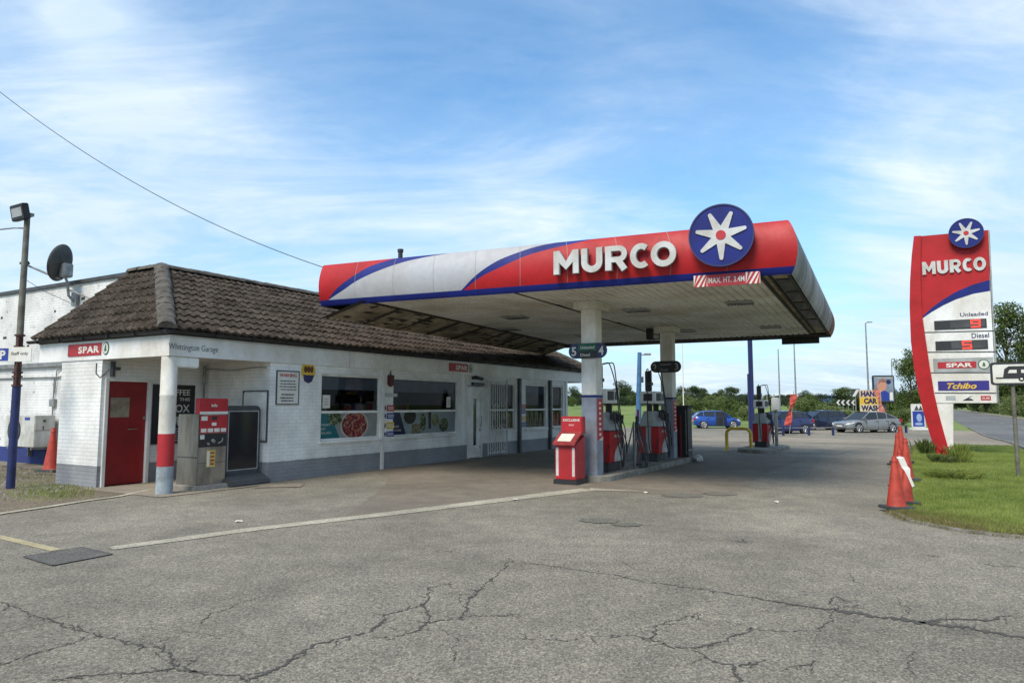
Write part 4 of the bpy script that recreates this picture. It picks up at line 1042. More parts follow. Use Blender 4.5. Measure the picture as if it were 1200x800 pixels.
MB().box(-.33, -.09, -.016, -.012, .0, .24, Mp).build('panel', M['signblue'], ps_)
text_fit('P', .17, .12, .003, .03, Mp @ Matrix.Translation((0, -.016, 0)), -.27, z=.035).build('lettering', M['paper'], ps_)
text_fit('Staff only', .06, .38, .003, .01, Mp @ Matrix.Translation((0, -.012, 0)), -.03, z=.11).build('lettering', M['darkgrey'], ps_)
# ================================================================== FUEL CANOPY
ZB, ZTOP, ZS = 3.75, 4.67, 3.80
LF = G(377, 359, ZB); RF = G(927.5, 321, ZB); RB = G(974, 394, ZB); LB = G(636, 408, ZB)
for p in (LF, RF, RB, LB): p.z = 0
can = thing('fuel_canopy', 'large red blue and silver fuel station canopy on two columns beside the shop', 'canopy', S(6.08, -5.6), 0)
co_ = can.location.copy()
ctr = (LF+RF+RB+LB)/4
def edge_out(p, q):
    d = (q-p).normalized(); n = Vector((d.y, -d.x, 0))
    return n if n.dot((p+q)/2-ctr) > 0 else -n
CN = [LF, RF, RB, LB]
def corner_off(i, o):                         # mitred outward offset of corner i
    n1 = edge_out(CN[i-1], CN[i]); n2 = edge_out(CN[i], CN[(i+1) % 4])
    if i in (0, 3):                           # the end above the shop roof is cut flat: offset along front or rear only
        n_ = n2 if i == 0 else n1; d_ = (CN[3]-CN[0]).normalized(); s_ = 1 if n_.dot(d_) > 0 else -1
        return CN[i] + d_*(s_*o/abs(n_.dot(d_)))
    b = (n1+n2); return CN[i] + b*(o/(1+n1.dot(n2)))
def off(t):                                   # bullnose profile
    return .125*math.sin(PI*min(1, max(0, t)))**.75 - .03*t*t
def pr(i, t): p = corner_off(i, off(t)) - co_; return Vector((p.x, p.y, ZB + (ZTOP-ZB)*t - 0))
# curves traced from the photograph: pixel -> (s, t) on the front fascia
fd = (RF-LF); fl_ = fd.length; fn_ = edge_out(LF, RF)
def FS(px, py):
    r = ray(px, py); base = LF + fn_*.1; r2 = Vector((r.x, r.y, 0))
    t = base.dot(fn_)/r2.dot(fn_); P = r2*t
    return (P-LF).dot(fd)/fl_**2, (EYE+r.z*t - ZB)/(ZTOP-ZB)
TB = .13
def curve(pts, tip):
    c = sorted([FS(*p) for p in pts], key=lambda q: q[1]); ts = [TB]+[q[1] for q in c]+[1.0]
    ss = [tip]+[q[0] for q in c]
    ss.append(ss[-1] + (ss[-1]-ss[-2])*(1-ts[-2])/max(.02, ts[-2]-ts[-3]) if ts[-2] < 1 else ss[-1]); 
    return np.array(ts), np.array(ss)
c1 = curve([(397,338),(416.7,324),(433.7,314)], FS(382.7,352)[0]); 
def mk(pts):
    c = [FS(*p) for p in pts]; c.sort(key=lambda q: q[1]); t = np.array([q[1] for q in c]); s_ = np.array([q[0] for q in c])
    t = (t-t[0])/(t[-1]-t[0])*(1-TB)+TB; return t, s_
K1 = mk([(382.7,352),(397,338),(416.7,324),(433.7,314),(459,305.4)]); K2 = mk([(383.5,352),(402.5,341),(419.5,330),(445,318),(473,308),(496,302.6),(524.3,297.5)])
K3 = mk([(538.5,341),(558,322.4),(581,306.8),(603.7,297),(629,288.4),(650,284)]); K4 = mk([(541,341.3),(564,325),(586.7,314),(615,301),(643,292.7),(671.6,285.6),(694,280)])
def smooth_interp(t, K):
    ts, ss = K; i = min(max(np.searchsorted(ts, t)-1, 0), len(ts)-2); h = ts[i+1]-ts[i]; u = (t-ts[i])/h
    def sl(j):
        if j == 0: return (ss[1]-ss[0])/(ts[1]-ts[0])
        if j == len(ts)-1: return (ss[-1]-ss[-2])/(ts[-1]-ts[-2])
        return (ss[j+1]-ss[j-1])/(ts[j+1]-ts[j-1])
    m0, m1 = sl(i)*h, sl(i+1)*h
    return (2*u**3-3*u*u+1)*ss[i]+(u**3-2*u*u+u)*m0+(-2*u**3+3*u*u)*ss[i+1]+(u**3-u*u)*m1
mb = MB(); rows = [0, .03, .06, .1, TB] + [TB+(1-TB)*k/36 for k in range(1, 37)]
for j in range(len(rows)-1):
    t0, t1 = rows[j], rows[j+1]; L0, R0, L1, R1 = pr(0, t0), pr(1, t0), pr(0, t1), pr(1, t1)
    if t1 <= TB+1e-6:
        mb.add([L0, R0, R1, L1], [(0,1,2,3)], mi=1); continue
    s0 = [0]+[smooth_interp(t0, K) for K in (K1, K2, K3, K4)]+[1]; s1 = [0]+[smooth_interp(t1, K) for K in (K1, K2, K3, K4)]+[1]
    for q, mi in enumerate((0, 1, 2, 1, 0)):
        mb.add([L0.lerp(R0, s0[q]), L0.lerp(R0, s0[q+1]), L1.lerp(R1, s1[q+1]), L1.lerp(R1, s1[q])], [(0,1,2,3)], mi=mi)
sm = MB()
for s_ in (.0985, .197, .296, .394, .493, .592, .69, .789, .888):
    for j in range(4, len(rows)-1):
        a0_, a1_ = pr(0, rows[j]).lerp(pr(1, rows[j]), s_), pr(0, rows[j+1]).lerp(pr(1, rows[j+1]), s_); o_ = fn_*.0025; dd_ = fd.normalized()*.004
        sm.add([a0_+o_-dd_, a0_+o_+dd_, a1_+o_+dd_, a1_+o_-dd_], [(0,1,2,3)])
sm.build('panel_seam', M['letside'], can)
ff = mb.build('front_fascia', [M['red'], M['blue'], M['silver']], can)
for p in ff.data.polygons: p.use_smooth = True
# other sides: weathered grey cladding in panels
def side(i0, i1, name, mats, npan, ends=None):
    mb = MB(); rw = [k/14 for k in range(15)]
    for q in range(npan):
        u0, u1 = q/npan, (q+1)/npan; g = .0015
        for j in range(14):
            a0, b0, a1, b1 = pr(i0, rw[j]), pr(i1, rw[j]), pr(i0, rw[j+1]), pr(i1, rw[j+1])
            mb.add([a0.lerp(b0, u0+g), a0.lerp(b0, u1-g), a1.lerp(b1, u1-g), a1.lerp(b1, u0+g)], [(0,1,2,3)], mi=(1 if q == npan-1 and name == 'side_fascia' and j < 9 and len(mats) > 1 else 0))
    o = mb.build(name, mats, can); 
    for p in o.data.polygons: p.use_smooth = True
    return o
side(1, 2, 'side_fascia', [M['weather'], M['rust']], 7); side(2, 3, 'rear_fascia', [M['weather']], 6); side(3, 0, 'side_fascia', [M['weather']], 8)
def Q(s, t, z):
    p = LF.lerp(RF, s).lerp(LB.lerp(RB, s), t) - co_; return Vector((p.x, p.y, z))
MB().add([pr(i, 1.0)-Vector((0,0,.01)) for i in range(4)], [(0,1,2,3)]).build('roof_deck', M['weather'], can)
# soffit: grooved strips running front to back
mb = MB(); S0, S1, T0, T1 = .125, .945, .012, .955; n = 48
for k in range(n):
    a = S0+(S1-S0)*k/n; b = S0+(S1-S0)*(k+1)/n; g = (b-a)*.17
    mb.add([Q(a+g, T0, ZS), Q(b-g, T0, ZS), Q(b-g, T1, ZS), Q(a+g, T1, ZS), Q(a, T0, ZS+.06), Q(a, T1, ZS+.06), Q(b, T0, ZS+.06), Q(b, T1, ZS+.06)], [(3,2,1,0), (4,0,3,5), (1,6,7,2)])
mb.build('soffit', M['soffit'], can)
mb = MB()
for s0, s1, t0, t1 in ((S0, 1, T1, 1), (S1, 1, 0, T1), (S0, S1, 0, T0)):
    mb.add([Q(s0, t0, ZS+.03), Q(s1, t0, ZS+.03), Q(s1, t1, ZS+.03), Q(s0, t1, ZS+.03)], [(3,2,1,0)])
mb.build('edge_lining', M['soffit_dirty'], can)
mb = MB()                                     # sloping dirty lining above the shop roof, in overlapping sheets
def LN(u_, t, dz=0.): return Q(.004+.118*u_, t, ZB-.24+(ZS+.015-ZB+.24)*u_+dz)
for k in range(9):
    t0, t1 = k/9+.004, (k+1)/9-.004; d0 = random.uniform(-.02, .02)
    mb.add([LN(0, t0, d0), LN(1, t0), LN(1, t1), LN(0, t1, d0+random.uniform(-.015, .015))], [(0,1,2,3)])
mb.build('sloping_lining', M['soffit_dirty'], can)
mb = MB()
for k in range(10):
    t = min(.996, max(.004, k/9)); w_ = random.uniform(.004, .009); a_ = random.uniform(-.01, .012)
    mb.add([LN(0, t-w_, -.012), LN(1, t-w_+a_, -.012), LN(1, t+w_+a_, -.012), LN(0, t+w_, -.012)], [(0,1,2,3)])
for k in range(90):
    t = random.uniform(.01, .98); u_ = random.uniform(0, .95); l_ = random.uniform(.01, .05); h_ = random.uniform(.02, .10)
    mb.add([LN(u_, t, -.014), LN(min(1, u_+h_), t+l_*.3, -.014), LN(min(1, u_+h_*.8), t+l_, -.014), LN(max(0, u_-h_*.3), t+l_*.7, -.014)], [(0,1,2,3)])
mb.build('torn_seams', M['soffit_dark'], can)
mb = MB()                                     # dark beams and trims under the edge
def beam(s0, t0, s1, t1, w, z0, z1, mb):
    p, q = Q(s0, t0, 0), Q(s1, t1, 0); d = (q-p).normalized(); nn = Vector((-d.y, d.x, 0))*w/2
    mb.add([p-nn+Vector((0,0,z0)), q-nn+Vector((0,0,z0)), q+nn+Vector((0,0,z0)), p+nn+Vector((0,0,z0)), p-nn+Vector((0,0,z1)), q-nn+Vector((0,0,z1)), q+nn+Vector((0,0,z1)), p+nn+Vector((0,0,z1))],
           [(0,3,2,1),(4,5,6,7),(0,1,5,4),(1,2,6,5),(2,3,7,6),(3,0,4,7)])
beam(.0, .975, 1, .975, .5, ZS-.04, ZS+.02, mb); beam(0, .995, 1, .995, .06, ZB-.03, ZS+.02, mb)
beam(.122, 0, .122, 1, .07, ZS-.03, ZS+.028, mb); beam(.945, .0, .945, .96, .05, ZS-.02, ZS+.028, mb); beam(.96, .0, .96, .96, .03, ZS-.02, ZS+.028, mb)
beam(.995, 0, .995, 1, .05, ZB-.01, ZS+.028, mb); beam(.005, 0, .005, 1, .05, ZB-.01, ZS+.028, mb)
beam(.47, 0.02, .52, .95, .05, ZS-.012, ZS+.02, mb)
for t in (.07, .19, .31, .43, .55, .67, .79, .9): beam(.0, t, .12, t+.004, .05, ZS-.01, ZS+.028, mb)
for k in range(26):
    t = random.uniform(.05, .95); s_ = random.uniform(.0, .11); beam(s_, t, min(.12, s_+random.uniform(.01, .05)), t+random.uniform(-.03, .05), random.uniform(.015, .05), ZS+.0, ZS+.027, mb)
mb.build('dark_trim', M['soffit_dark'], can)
mb = MB()
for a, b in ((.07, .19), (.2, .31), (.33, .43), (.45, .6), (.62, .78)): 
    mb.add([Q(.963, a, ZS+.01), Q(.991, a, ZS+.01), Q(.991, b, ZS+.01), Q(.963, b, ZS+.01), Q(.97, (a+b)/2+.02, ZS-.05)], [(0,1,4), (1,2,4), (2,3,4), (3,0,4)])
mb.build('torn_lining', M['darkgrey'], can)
# recessed lights
for s, t in ((.30, .30), (.62, .30), (.30, .72), (.62, .72), (.86, .28), (.86, .72), (.16, .5)):
    c = Q(s, t, ZS); d = (RF-LF).normalized(); e = (LB-LF).normalized(); Ml = Matrix(((d.x, e.x, 0, c.x), (d.y, e.y, 0, c.y), (0, 0, 1, c.z), (0, 0, 0, 1)))
    o = MB().box(-.28, .28, -.28, .28, -.03, .01, Ml).build('light_fitting', M['grey'], can)
    m = MB()
    for k in range(8): m.box(-.27+.07*k, -.24+.07*k, .02, .27, -.036, -.03, Ml)
    m.box(-.27, .27, .0, .02, -.036, -.03, Ml); m.build('louvre', M['black'], o)
# columns
colB = [S(6.08, -5.60), S(11.62, -5.50)]
for ci, cb in enumerate(colB):
    Mc = Matrix.Translation(cb-co_) @ Matrix.Rotation(SANG, 4, 'Z'); h = .17
    o = MB().box(-h, h, -h, h, 1.80, ZS-.16, Mc).build('column', M['col_white'], can, bevel=.012)
    MB().box(-h-.004, h+.004, -h-.004, h+.004, .1, 1.76, Mc).build('column_cladding', M['col_grey'], o, bevel=.012)
    MB().box(-h-.006, h+.006, -h-.006, h+.006, 1.76, 1.80, Mc).build('blue_band', M['blue'], o)
    MB().box(-h-.16, h+.16, -h-.10, h+.10, ZS-.17, ZS-.002, Mc).build('capital', M['col_white'], o, bevel=.006)
    m = MB().box(-h+.03, h-.02, -h-.010, -h-.004, .85, 1.72, Mc); k = m.build('warning_strip', M['signred'], o)
    m = MB(); 
    for z in np.arange(.95, 1.68, .11): m.box(-.05, .05, -h-.013, -h-.010, z, z+.05, Mc)
    m.build('print', M['paper'], k)
    MB().prism([(-.09, .85), (.14, .85), (.14, .93)], .003, Mc @ Matrix.Translation((0, -h-.010, 0))).build('white_corner', M['paper'], k)
# pump number boards
def numboard(ci, n1, n2, top, bot, lab):
    cb = colB[ci]; p = cb - Vector((U2.x, U2.y, 0))*.19
    r = thing('pump_number_sign', lab, 'sign', (p.x, p.y, 2.58 if ci == 0 else 2.50), SANG)
    Mx = basis((0,0,0), (0,-1,0), (0,0,1))
    H = .32; Wd = .44
    MB().prism(rrect(-Wd, Wd, 0, H, H/2-.002, 8), .03, Mx).build('board', M['black'] if ci else M['navy'], r)
    MB().box(-.21, .21, -.036, -.03, H*.5, H*.97, Mx).build('upper_panel', M['green'] if ci == 0 else M['black'], r)
    MB().box(-.21, .21, -.036, -.03, .01, H*.5-.004, Mx).build('lower_panel', M['black'], r)
    m = MB(); w1 = .1
    text_fit(n1, .19, .11, .004, .02, Mx @ Matrix.Translation((0,-.03,0)), -Wd+.07, mb=m, z=.065); text_fit(n2, .19, .11, .004, .02, Mx @ Matrix.Translation((0,-.03,0)), Wd-.18, mb=m, z=.065)
    text_fit(top, .065, .32, .003, .01, Mx @ Matrix.Translation((0,-.036,0)), -.16, mb=m, z=H*.63); text_fit(bot, .065, .22, .003, .01, Mx @ Matrix.Translation((0,-.036,0)), -.16, mb=m, z=.045)
    m.build('lettering', M['paper'] if ci == 0 else M['grey'], r)
numboard(0, '5', '4', 'Unleaded', 'Diesel', 'pump number board 5 and 4 with green panel on the near canopy column')
numboard(1, '2', '3', 'Unleaded', 'Diesel', 'black pump number board 2 and 3 on the far canopy column')
# canopy speaker and hanging sign at the back
p = Q(.93, .995, 0)+co_; 
hs = thing('hanging_sign_box', 'black sign box hanging below the rear edge of the canopy', 'sign', (p.x-.15, p.y+.15, ZB-.20), math.atan2((RB-LB).y, (RB-LB).x))
MB().box(-.56, .56, -.06, .06, 0, .19).build('box', M['black'], hs, bevel=.01); m = MB(); m.box(-.5, -.46, -.02, .02, .2, .32); m.box(.46, .5, -.02, .02, .2, .32); m.build('hanger', M['black'], hs)
p = colB[1]-Vector((U2.x, U2.y, 0))*.1 + Vector((V2.x, V2.y, 0))*.42
cs = thing('security_camera', 'black security camera box hanging under the canopy left of the far column', 'camera', (p.x, p.y, ZS-.45), SANG)
m = MB(); m.box(-.1, .1, -.02, .14, .1, .42); m.build('housing', M['black'], cs, bevel=.01); m = MB(); m.tube([(0, -.02, .12), (0, -.22, .12), (0, -.22, .45)], .02, 6); m.build('bracket', M['black'], cs)
# MURCO letters on the fascia
yaw = math.atan2(fd.y, fd.x)
s0, t0 = FS(652, 322); s1, t1 = FS(795, 318)
tl = (s1-s0)*fl_
p = LF + fd*s0 + fn_*.17; zl = ZB+(ZTOP-ZB)*.27
lt_ = thing('canopy_lettering', 'raised white letters spelling MURCO on the red canopy front', 'lettering', (p.x, p.y, zl), yaw)
FLW = Matrix.Rotation(math.radians(0), 4, 'X')
LH = .44
murco(LH, tl, .07, FLW, .012).build('letters', M['letside'], lt_)
m = murco(LH, tl, .012, FLW @ Matrix.Translation((0, -.0715, 0))); m.build('letter_faces', M['letter'], lt_)
# round star emblem
def roundel(name, lab, loc, yaw_, R, th=.10, rot0=-90, grp=None):
    r = thing(name, lab, 'emblem', loc, yaw_)
    MB().prism(disc(R, 56), th).build('disc', M['blue'], r, smooth=True)
    m = MB(); n = 56; vs = []
    for rr, y in ((R*1.0, -th), (R*1.012, -th-.012), (R*.965, -th-.012), (R*.965, -th)):
        vs += [(rr*math.cos(2*PI*k/n), y, rr*math.sin(2*PI*k/n)) for k in range(n)]
    m.add(vs, [(j*n+k, j*n+(k+1) % n, (j+1)*n+(k+1) % n, (j+1)*n+k) for j in range(3) for k in range(n)]); m.build('rim', M['navy'], r)
    pts = []
    for i in range(7):
        a = math.radians(rot0 + i*360/7)
        for dr_, dt in ((.30, -25.7), (.77, -4.2), (.80, -1.8), (.80, 1.8), (.77, 4.2)):
            aa = a + math.radians(dt); pts.append((R*dr_*math.cos(aa), R*dr_*math.sin(aa)))
    MB().prism(pts, .02, FRONT(0, -th, 0)).build('star', M['letter'], r)
    MB().prism(disc(R*.155, 24), .008, FRONT(0, -th-.02, 0)).build('centre', M['signred'], r)
    return r
sc_, tc_ = FS(846.5, 278.5); p = LF+fd*sc_+fn_*.19
r_ = (FS(885.5, 278)[0]-FS(808.5, 280)[0])*fl_/2
roundel('star_emblem', 'large round blue emblem with a white seven armed star on the canopy front', (p.x, p.y, ZB+(ZTOP-ZB)*tc_), yaw, r_*.98)
# height restriction sign
s0, t0 = FS(813, 339); s1, t1 = FS(891, 334); p = LF+fd*s0+fn_*.06; wS = (s1-s0)*fl_
hr = thing('height_limit_sign', 'red and white striped maximum height sign under the canopy front edge', 'sign', (p.x, p.y, ZB-.13), yaw)
MB().box(0, wS, -.02, 0, 0, .20).build('board', M['signred'], hr)
e = .21*wS
for x0 in (0, wS-e):
    m = MB(); m.box(x0, x0+e, -.024, -.02, 0, .20); o = m.build('striped_end', M['paper'], hr)
    m = MB(); 
    for k in range(-2, 4):
        xa = x0+k*.085
        poly = [(xa, 0), (xa+.045, 0), (xa+.045+.12, .20), (xa+.12, .20)]
        poly = [(min(max(x, x0), x0+e), z) for x, z in poly]
        if poly[1][0]-poly[0][0] < .002 and poly[2][0]-poly[3][0] < .002: continue
        m.prism(poly, .027)
    m.build('stripe', M['signred'], o)
text_fit('MAX. HT. 3.4M', .10, wS*.54, .005, .006, FRONT(0, -.02, 0), wS*.23, z=.05).build('lettering', M['paper'], hr)
# overhead cable and post on roof
mb = MB(); p0 = pr(0, .95)+co_; r0 = ray(0, 108); p1 = Vector((0, 0, EYE)) + r0*17.5
d_ = p1-p0; pts = []
for k in range(49):
    t = k/48*2.2; q = p0 + d_*t; q.z = p0.z + d_.z*t - 1.35*t*(1.0-t)*1.25; pts.append(q)
mb.tube(pts, .009, 5); o = mb.build('overhead_cable', M['darkgrey']); tag(o, 'thin black cable sagging across the sky to the left end of the canopy', 'cable')
vp = thing('vent_pipe', 'short dark vent pipe rising above the silver part of the canopy', 'pipe', tuple(LF.lerp(RF, FS(452, 305)[0]).lerp(LB.lerp(RB, FS(452, 305)[0]), .035).xy)+(4.40,), 0)
m = MB(); m.cyl((0,0,0), (0,0,.52), .05); m.build('pipe', M['black'], vp, smooth=True); m = MB(); m.cyl((0,0,.5), (0,0,.56), .065); m.build('cap', M['black'], vp)
# ================================================================== ISLAND, PUMPS, BINS
def island(name, a0, a1, b0, b1, lab, h=.13):
    r = sthing(name, lab, 'kerb island', (a0+a1)/2, (b0+b1)/2); L = (a1-a0)/2; Wd = (b1-b0)/2; rad = Wd*.9
    P = rrect(-L, L, -Wd, Wd, rad, 7); m = MB(); n = len(P)
    vs = [(x, y, 0) for x, y in P]+[(x*.998, y*.99, h-.02) for x, y in P]+[(x*.99, y*.96, h) for x, y in P]+[(x*.95, y*.75, h) for x, y in P]+[(x*.95, y*.75, h-.01) for x, y in P]
    m.add(vs, [(j*n+k, j*n+(k+1) % n, (j+1)*n+(k+1) % n, (j+1)*n+k) for j in range(4) for k in range(n)]+[tuple(range(4*n, 5*n))]); m.build('kerb', M['kerb'], r); return r
island('pump_island', 5.78, 12.95, -6.02, -5.08, 'long concrete kerb island under the canopy carrying the columns and pumps')
island('pump_island', 16.45, 20.0, -7.45, -6.15, 'short concrete kerb island carrying the distant pump behind the yellow hoop')
def hose(pts, r=.014, n=7):
    P = [Vector(p) for p in pts]; out = []
    for i in range(len(P)-1):
        p0, p1, p2, p3 = P[max(i-1,0)], P[i], P[i+1], P[min(i+2, len(P)-1)]
        for k in range(6):
            t = k/6; out.append(.5*((2*p1)+(p2-p0)*t+(2*p0-5*p1+4*p2-p3)*t*t+(3*p1-p0-3*p2+p3)*t**3))
    out.append(P[-1]); return MB().tube(out, r, n)
def make_pump(lab, a, b, z):
    r = sthing('fuel_pump', lab, 'fuel pump', a, b, z, group='fuel pumps on the kerb islands'); L, Wd = .78, .54
    MB().box(.05, L-.05, .05, Wd-.05, 0, .20).build('plinth', M['black'], r)
    body = MB().box(0, L, 0, Wd, .20, .90).build('body', M['red'], r, bevel=.02)
    MB().box(-.008, 0, Wd*.36, Wd*.62, .21, .89).build('end_panel', M['grey'], body)
    for sgn, y in ((1, 0), (-1, Wd)):
        pts = [(L-.02, .215), (L-.02, .62)]+[(L-.02-(L*.62)*math.sin(t), .215+.405*math.cos(t)) for t in np.linspace(.12, PI/2, 10)]
        Mx = FRONT(0, -.001, 0) if sgn > 0 else basis((L, Wd+.001, 0), (-1, 0, 0), (0, 0, 1))
        MB().prism(pts, .008, Mx).build('white_sweep', M['letter'], body)
    text_fit('MURCO', .065, .30, .004, .012, FRONT(0, -.002, 0), .3, z=.74).build('lettering', M['paper'], body)
    m = MB(); k = .13; 
    m.add([(.02, 0, .90), (L-.02, 0, .90), (L-.02, Wd, .90), (.02, Wd, .90), (.06, k, 1.30), (L-.06, k, 1.30), (L-.06, Wd-k, 1.30), (.06, Wd-k, 1.30)], [(0,1,5,4),(1,2,6,5),(2,3,7,6),(3,0,4,7),(4,5,6,7)])
    m.build('nozzle_housing', M['grey'], r, bevel=.01)
    MB().box(0, L, 0, Wd, .885, .905).build('trim', M['black'], r)
    MB().box(.1, .16, .2, .34, 1.3, 1.52).build('support', M['black'], r); MB().box(L-.16, L-.1, .2, .34, 1.3, 1.52).build('support', M['black'], r)
    hd = MB().box(-.02, L+.02, .06, Wd-.06, 1.50, 1.82).build('display_head', M['white'], r, bevel=.02)
    m = MB(); m.box(.07, .42, .048, .06, 1.57, 1.77); m.box(-.028, -.02, .14, .38, 1.57, 1.76); m.build('screen', M['black'], hd)
    m = MB(); m.box(.50, .70, .048, .06, 1.58, 1.76); m.build('keypad', M['darkgrey'], hd)
    m = MB(); 
    for i in range(3):
        for j in range(3): m.box(.52+.06*i, .56+.06*i, .042, .048, 1.60+.05*j, 1.635+.05*j)
    m.build('key', M['grey'], hd)
    for i in range(4):
        x = .12+.16*i; m = MB(); m.tube([(x, .0, 1.28), (x+.01, -.05, 1.16), (x+.02, -.08, 1.05)], [.028, .035, .022], 8); m.box(x-.022, x+.022, -.10, .02, 1.14, 1.24); m.tube([(x, -.02, 1.27), (x, .08, 1.33)], .016, 6)
        o = m.build('nozzle', M['black'], r, bevel=0)
    MB().box(.05, .17, .20, .36, 1.82, 2.36).build('mast', M['black'], r, bevel=.015)
    MB().box(.03, .19, .18, .34, 1.98, 2.06).build('mast_clamp', M['darkgrey'], r)
    for i, (y, xe) in enumerate(((.12, .12), (.05, .44))):
        pts = [(.11, .25, 2.36), (.15+.03*i, y, 2.40), (.20+.07*i, y-.07, 2.36), (.26+.08*i, -.05, 1.95), (.30+.09*i, -.10, 1.4), (.30+.10*i, -.15, .75), (.26+.12*i, -.17, .22), (.40+.08*i, -.15, .12), (xe+.14, -.12, .55), (xe+.02, -.085, 1.06)]
        hose(pts, .013).build('hose', M['black'], r, smooth=True)
    for i, (x, zl) in enumerate(((.28, .5), (.60, .38))):
        pts = [(x+.02, -.085, 1.06), (x+.05, -.12, .9), (x+.08, -.13, zl+.1), (x+.14, -.12, zl), (x+.2, -.10, zl+.2), (x+.14, -.0, .93)]
        hose(pts, .012).build('hose', M['black'], r, smooth=True)
    pts = [(.10, .28, 2.36), (.02, .26, 2.41), (-.05, .28, 2.30), (-.06, .26, 1.6), (-.07, .25, .9), (-.10, .2, .30), (-.06, .1, .18), (-.03, .0, .6)]
    hose(pts, .013).build('hose', M['black'], r, smooth=True)
    return r
pa, pb = inv(G(714.5, 553, .13)); pump = make_pump('nearest red and grey fuel pump, close behind the near canopy column', pa+.0, pb, .13)
pa2, pb2 = inv(G(772, 540.5, .13))
for (a, b, lab) in ((pa2, pb2, 'red and grey fuel pump just in front of the far canopy column'), (18.0, -6.95, 'most distant fuel pump, on the short island behind the yellow hoop')):
    c = copy_tree(pump); c.location = S(a, b, .13); c['label'] = lab; c.scale = (1, 1, 1) if a < 15 else (.9, .9, .9)
# slack hoses standing between the two near pumps
m0 = pa+1.0
hs_ = sthing('hose_rack', 'steel hose rack with dark hoses in an inverted V between the two near pumps', 'hose rack', m0+.55, -5.75, .13)
m = MB(); m.tube([(-.35, -.1, 0), (0, 0, 1.05), (.5, -.12, 0)], .022, 6); m.tube([(-.3, .2, 0), (0, .05, 1.05), (.4, .22, 0)], .022, 6); m.tube([(-.1, -.03, .65), (.2, .03, .65)], .012, 6); m.build('frame', M['galv'], hs_)
for i in range(3):
    x = -.08+.09*i
    hose([(x, -.02, 1.02-.03*i), (x-.12-.02*i, -.08, .8), (x-.22, -.15, .4), (x-.3, -.2, .05), (x-.05, -.26, .03), (x+.15, -.2, .4), (x+.12, -.08, .85), (x+.02, -.02, 1.04)], .011).build('hose', M['black'], hs_, smooth=True)
MB().tube([(.02, -.03, .8), (.0, -.04, 1.2)], [.03, .045], 8).build('grip', M['black'], hs_, smooth=True)
sq = sthing('squeegee', 'red handled squeegee leaning on the hose rack', 'squeegee', m0+1.02, -5.62, .13)
MB().tube([(0, 0, .0), (.1, .02, 1.05)], .016, 6).build('handle', M['signred'], sq); MB().tube([(.1, .02, 1.05), (.12, .02, 1.35)], [.035, .028], 8).build('grip', M['signred'], sq, smooth=True); MB().box(-.04, .04, -.12, .12, 0, .05).build('blade', M['black'], sq)
# red bin with header board
ba, bb = inv(G(674.8, 568.5, 0))
bn = sthing('forecourt_bin', 'red forecourt bin with sloping top tray and header board at the near column foot', 'bin', ba, bb)
BL, BW = .46, .46
MB().box(-.03, BL+.06, -.04, BW+.03, 0, .10).build('base', M['black'], bn, bevel=.01)
m = MB(); m.add([(0,0,.1),(BL,0,.1),(BL,BW,.1),(0,BW,.1),(0,0,.80),(BL,0,.98),(BL,BW,.98),(0,BW,.80)], [(0,3,2,1),(4,5,6,7),(0,1,5,4),(1,2,6,5),(2,3,7,6),(3,0,4,7)]); m.build('body', M['signred'], bn, bevel=.012)
m = MB(); m.add([(-.08,-.02,.78),(.30,-.02,1.0),(.30,BW+.02,1.0),(-.08,BW+.02,.78),(-.08,-.02,.83),(.30,-.02,1.06),(.30,BW+.02,1.06),(-.08,BW+.02,.83)], [(0,3,2,1),(4,5,6,7),(0,1,5,4),(1,2,6,5),(2,3,7,6),(3,0,4,7)]); m.build('tray', paint('tray_red', (.30,.03,.03), .6, .5, 8), bn, bevel=.008)
m = MB(); m.add([(-.03,.10,.868),(.20,.10,1.008),(.20,BW-.06,1.008),(-.03,BW-.06,.868)], [(0,1,2,3)]); m.build('paper_sheet', M['paper'], bn)
hb = MB().box(.30, BL+.02, -.01, BW+.01, 1.0, 1.36).build('header', M['signred'], bn, bevel=.015)
text_fit('EXCLUSIVE', .05, BW*.82, .003, .02, basis((.30, BW, 0), (0,-1,0), (0,0,1)), .04, z=1.26).build('lettering', M['paper'], hb)
text_fit('ONLY', .03, .12, .003, .01, basis((.30, BW, 0), (0,-1,0), (0,0,1)), .17, z=1.17).build('lettering', M['paper'], hb)
m = MB()
for y in (.02, BW-.08): m.box(-.006, 0, y, y+.055, .17, .74)
m.build('white_strip', M['letter'], bn)
m = MB().box(.02, .04, .1, BW-.1, .12, .13); m.box(-.004, 0, .12, BW-.12, .14, .76); m.build('front_panel', paint('deepred', (.36,.012,.016), .45, .2, 3), bn)
# black cabinet at the far end of the island
ka, kb = inv(G(808, 541, 0))
KB, _z = B(806, 500, 12.05); KA = 12.05; print('CAB', KB)
kc = sthing('storage_cabinet', 'tall black cabinet with dark red recessed door at the far end of the pump island', 'cabinet', KA, KB, .0)
MB().box(0, .42, 0, .66, .06, 1.52).build('carcass', M['black'], kc, bevel=.015)
MB().box(-.04, .46, -.05, .70, 1.52, 1.58).build('lid', paint('lid', (.05, .05, .045), .7, .4, 5), kc, bevel=.01)
MB().box(-.02, 0, .16, .62, .10, 1.26).build('door', paint('dkred', (.07, .008, .008), .5, .3, 4), kc, bevel=.006)
MB().box(-.20, -.17, .14, .17, -.0, 1.30).build('red_post', paint('postred', (.20, .015, .015), .5, .3, 4), kc)
m = MB(); m.box(-.02, 0, .04, .06, .2, 1.45); m.box(.0, .42, -.006, 0, .3, .33); m.build('edge_strip', M['galv'], kc)
bg = sthing('refuse_sack', 'crumpled pale refuse sack on the ground beside the black cabinet', 'sack', KA+.1, KB-.25)
bmx = bmesh.new(); bmesh.ops.create_icosphere(bmx, subdivisions=3, radius=.13)
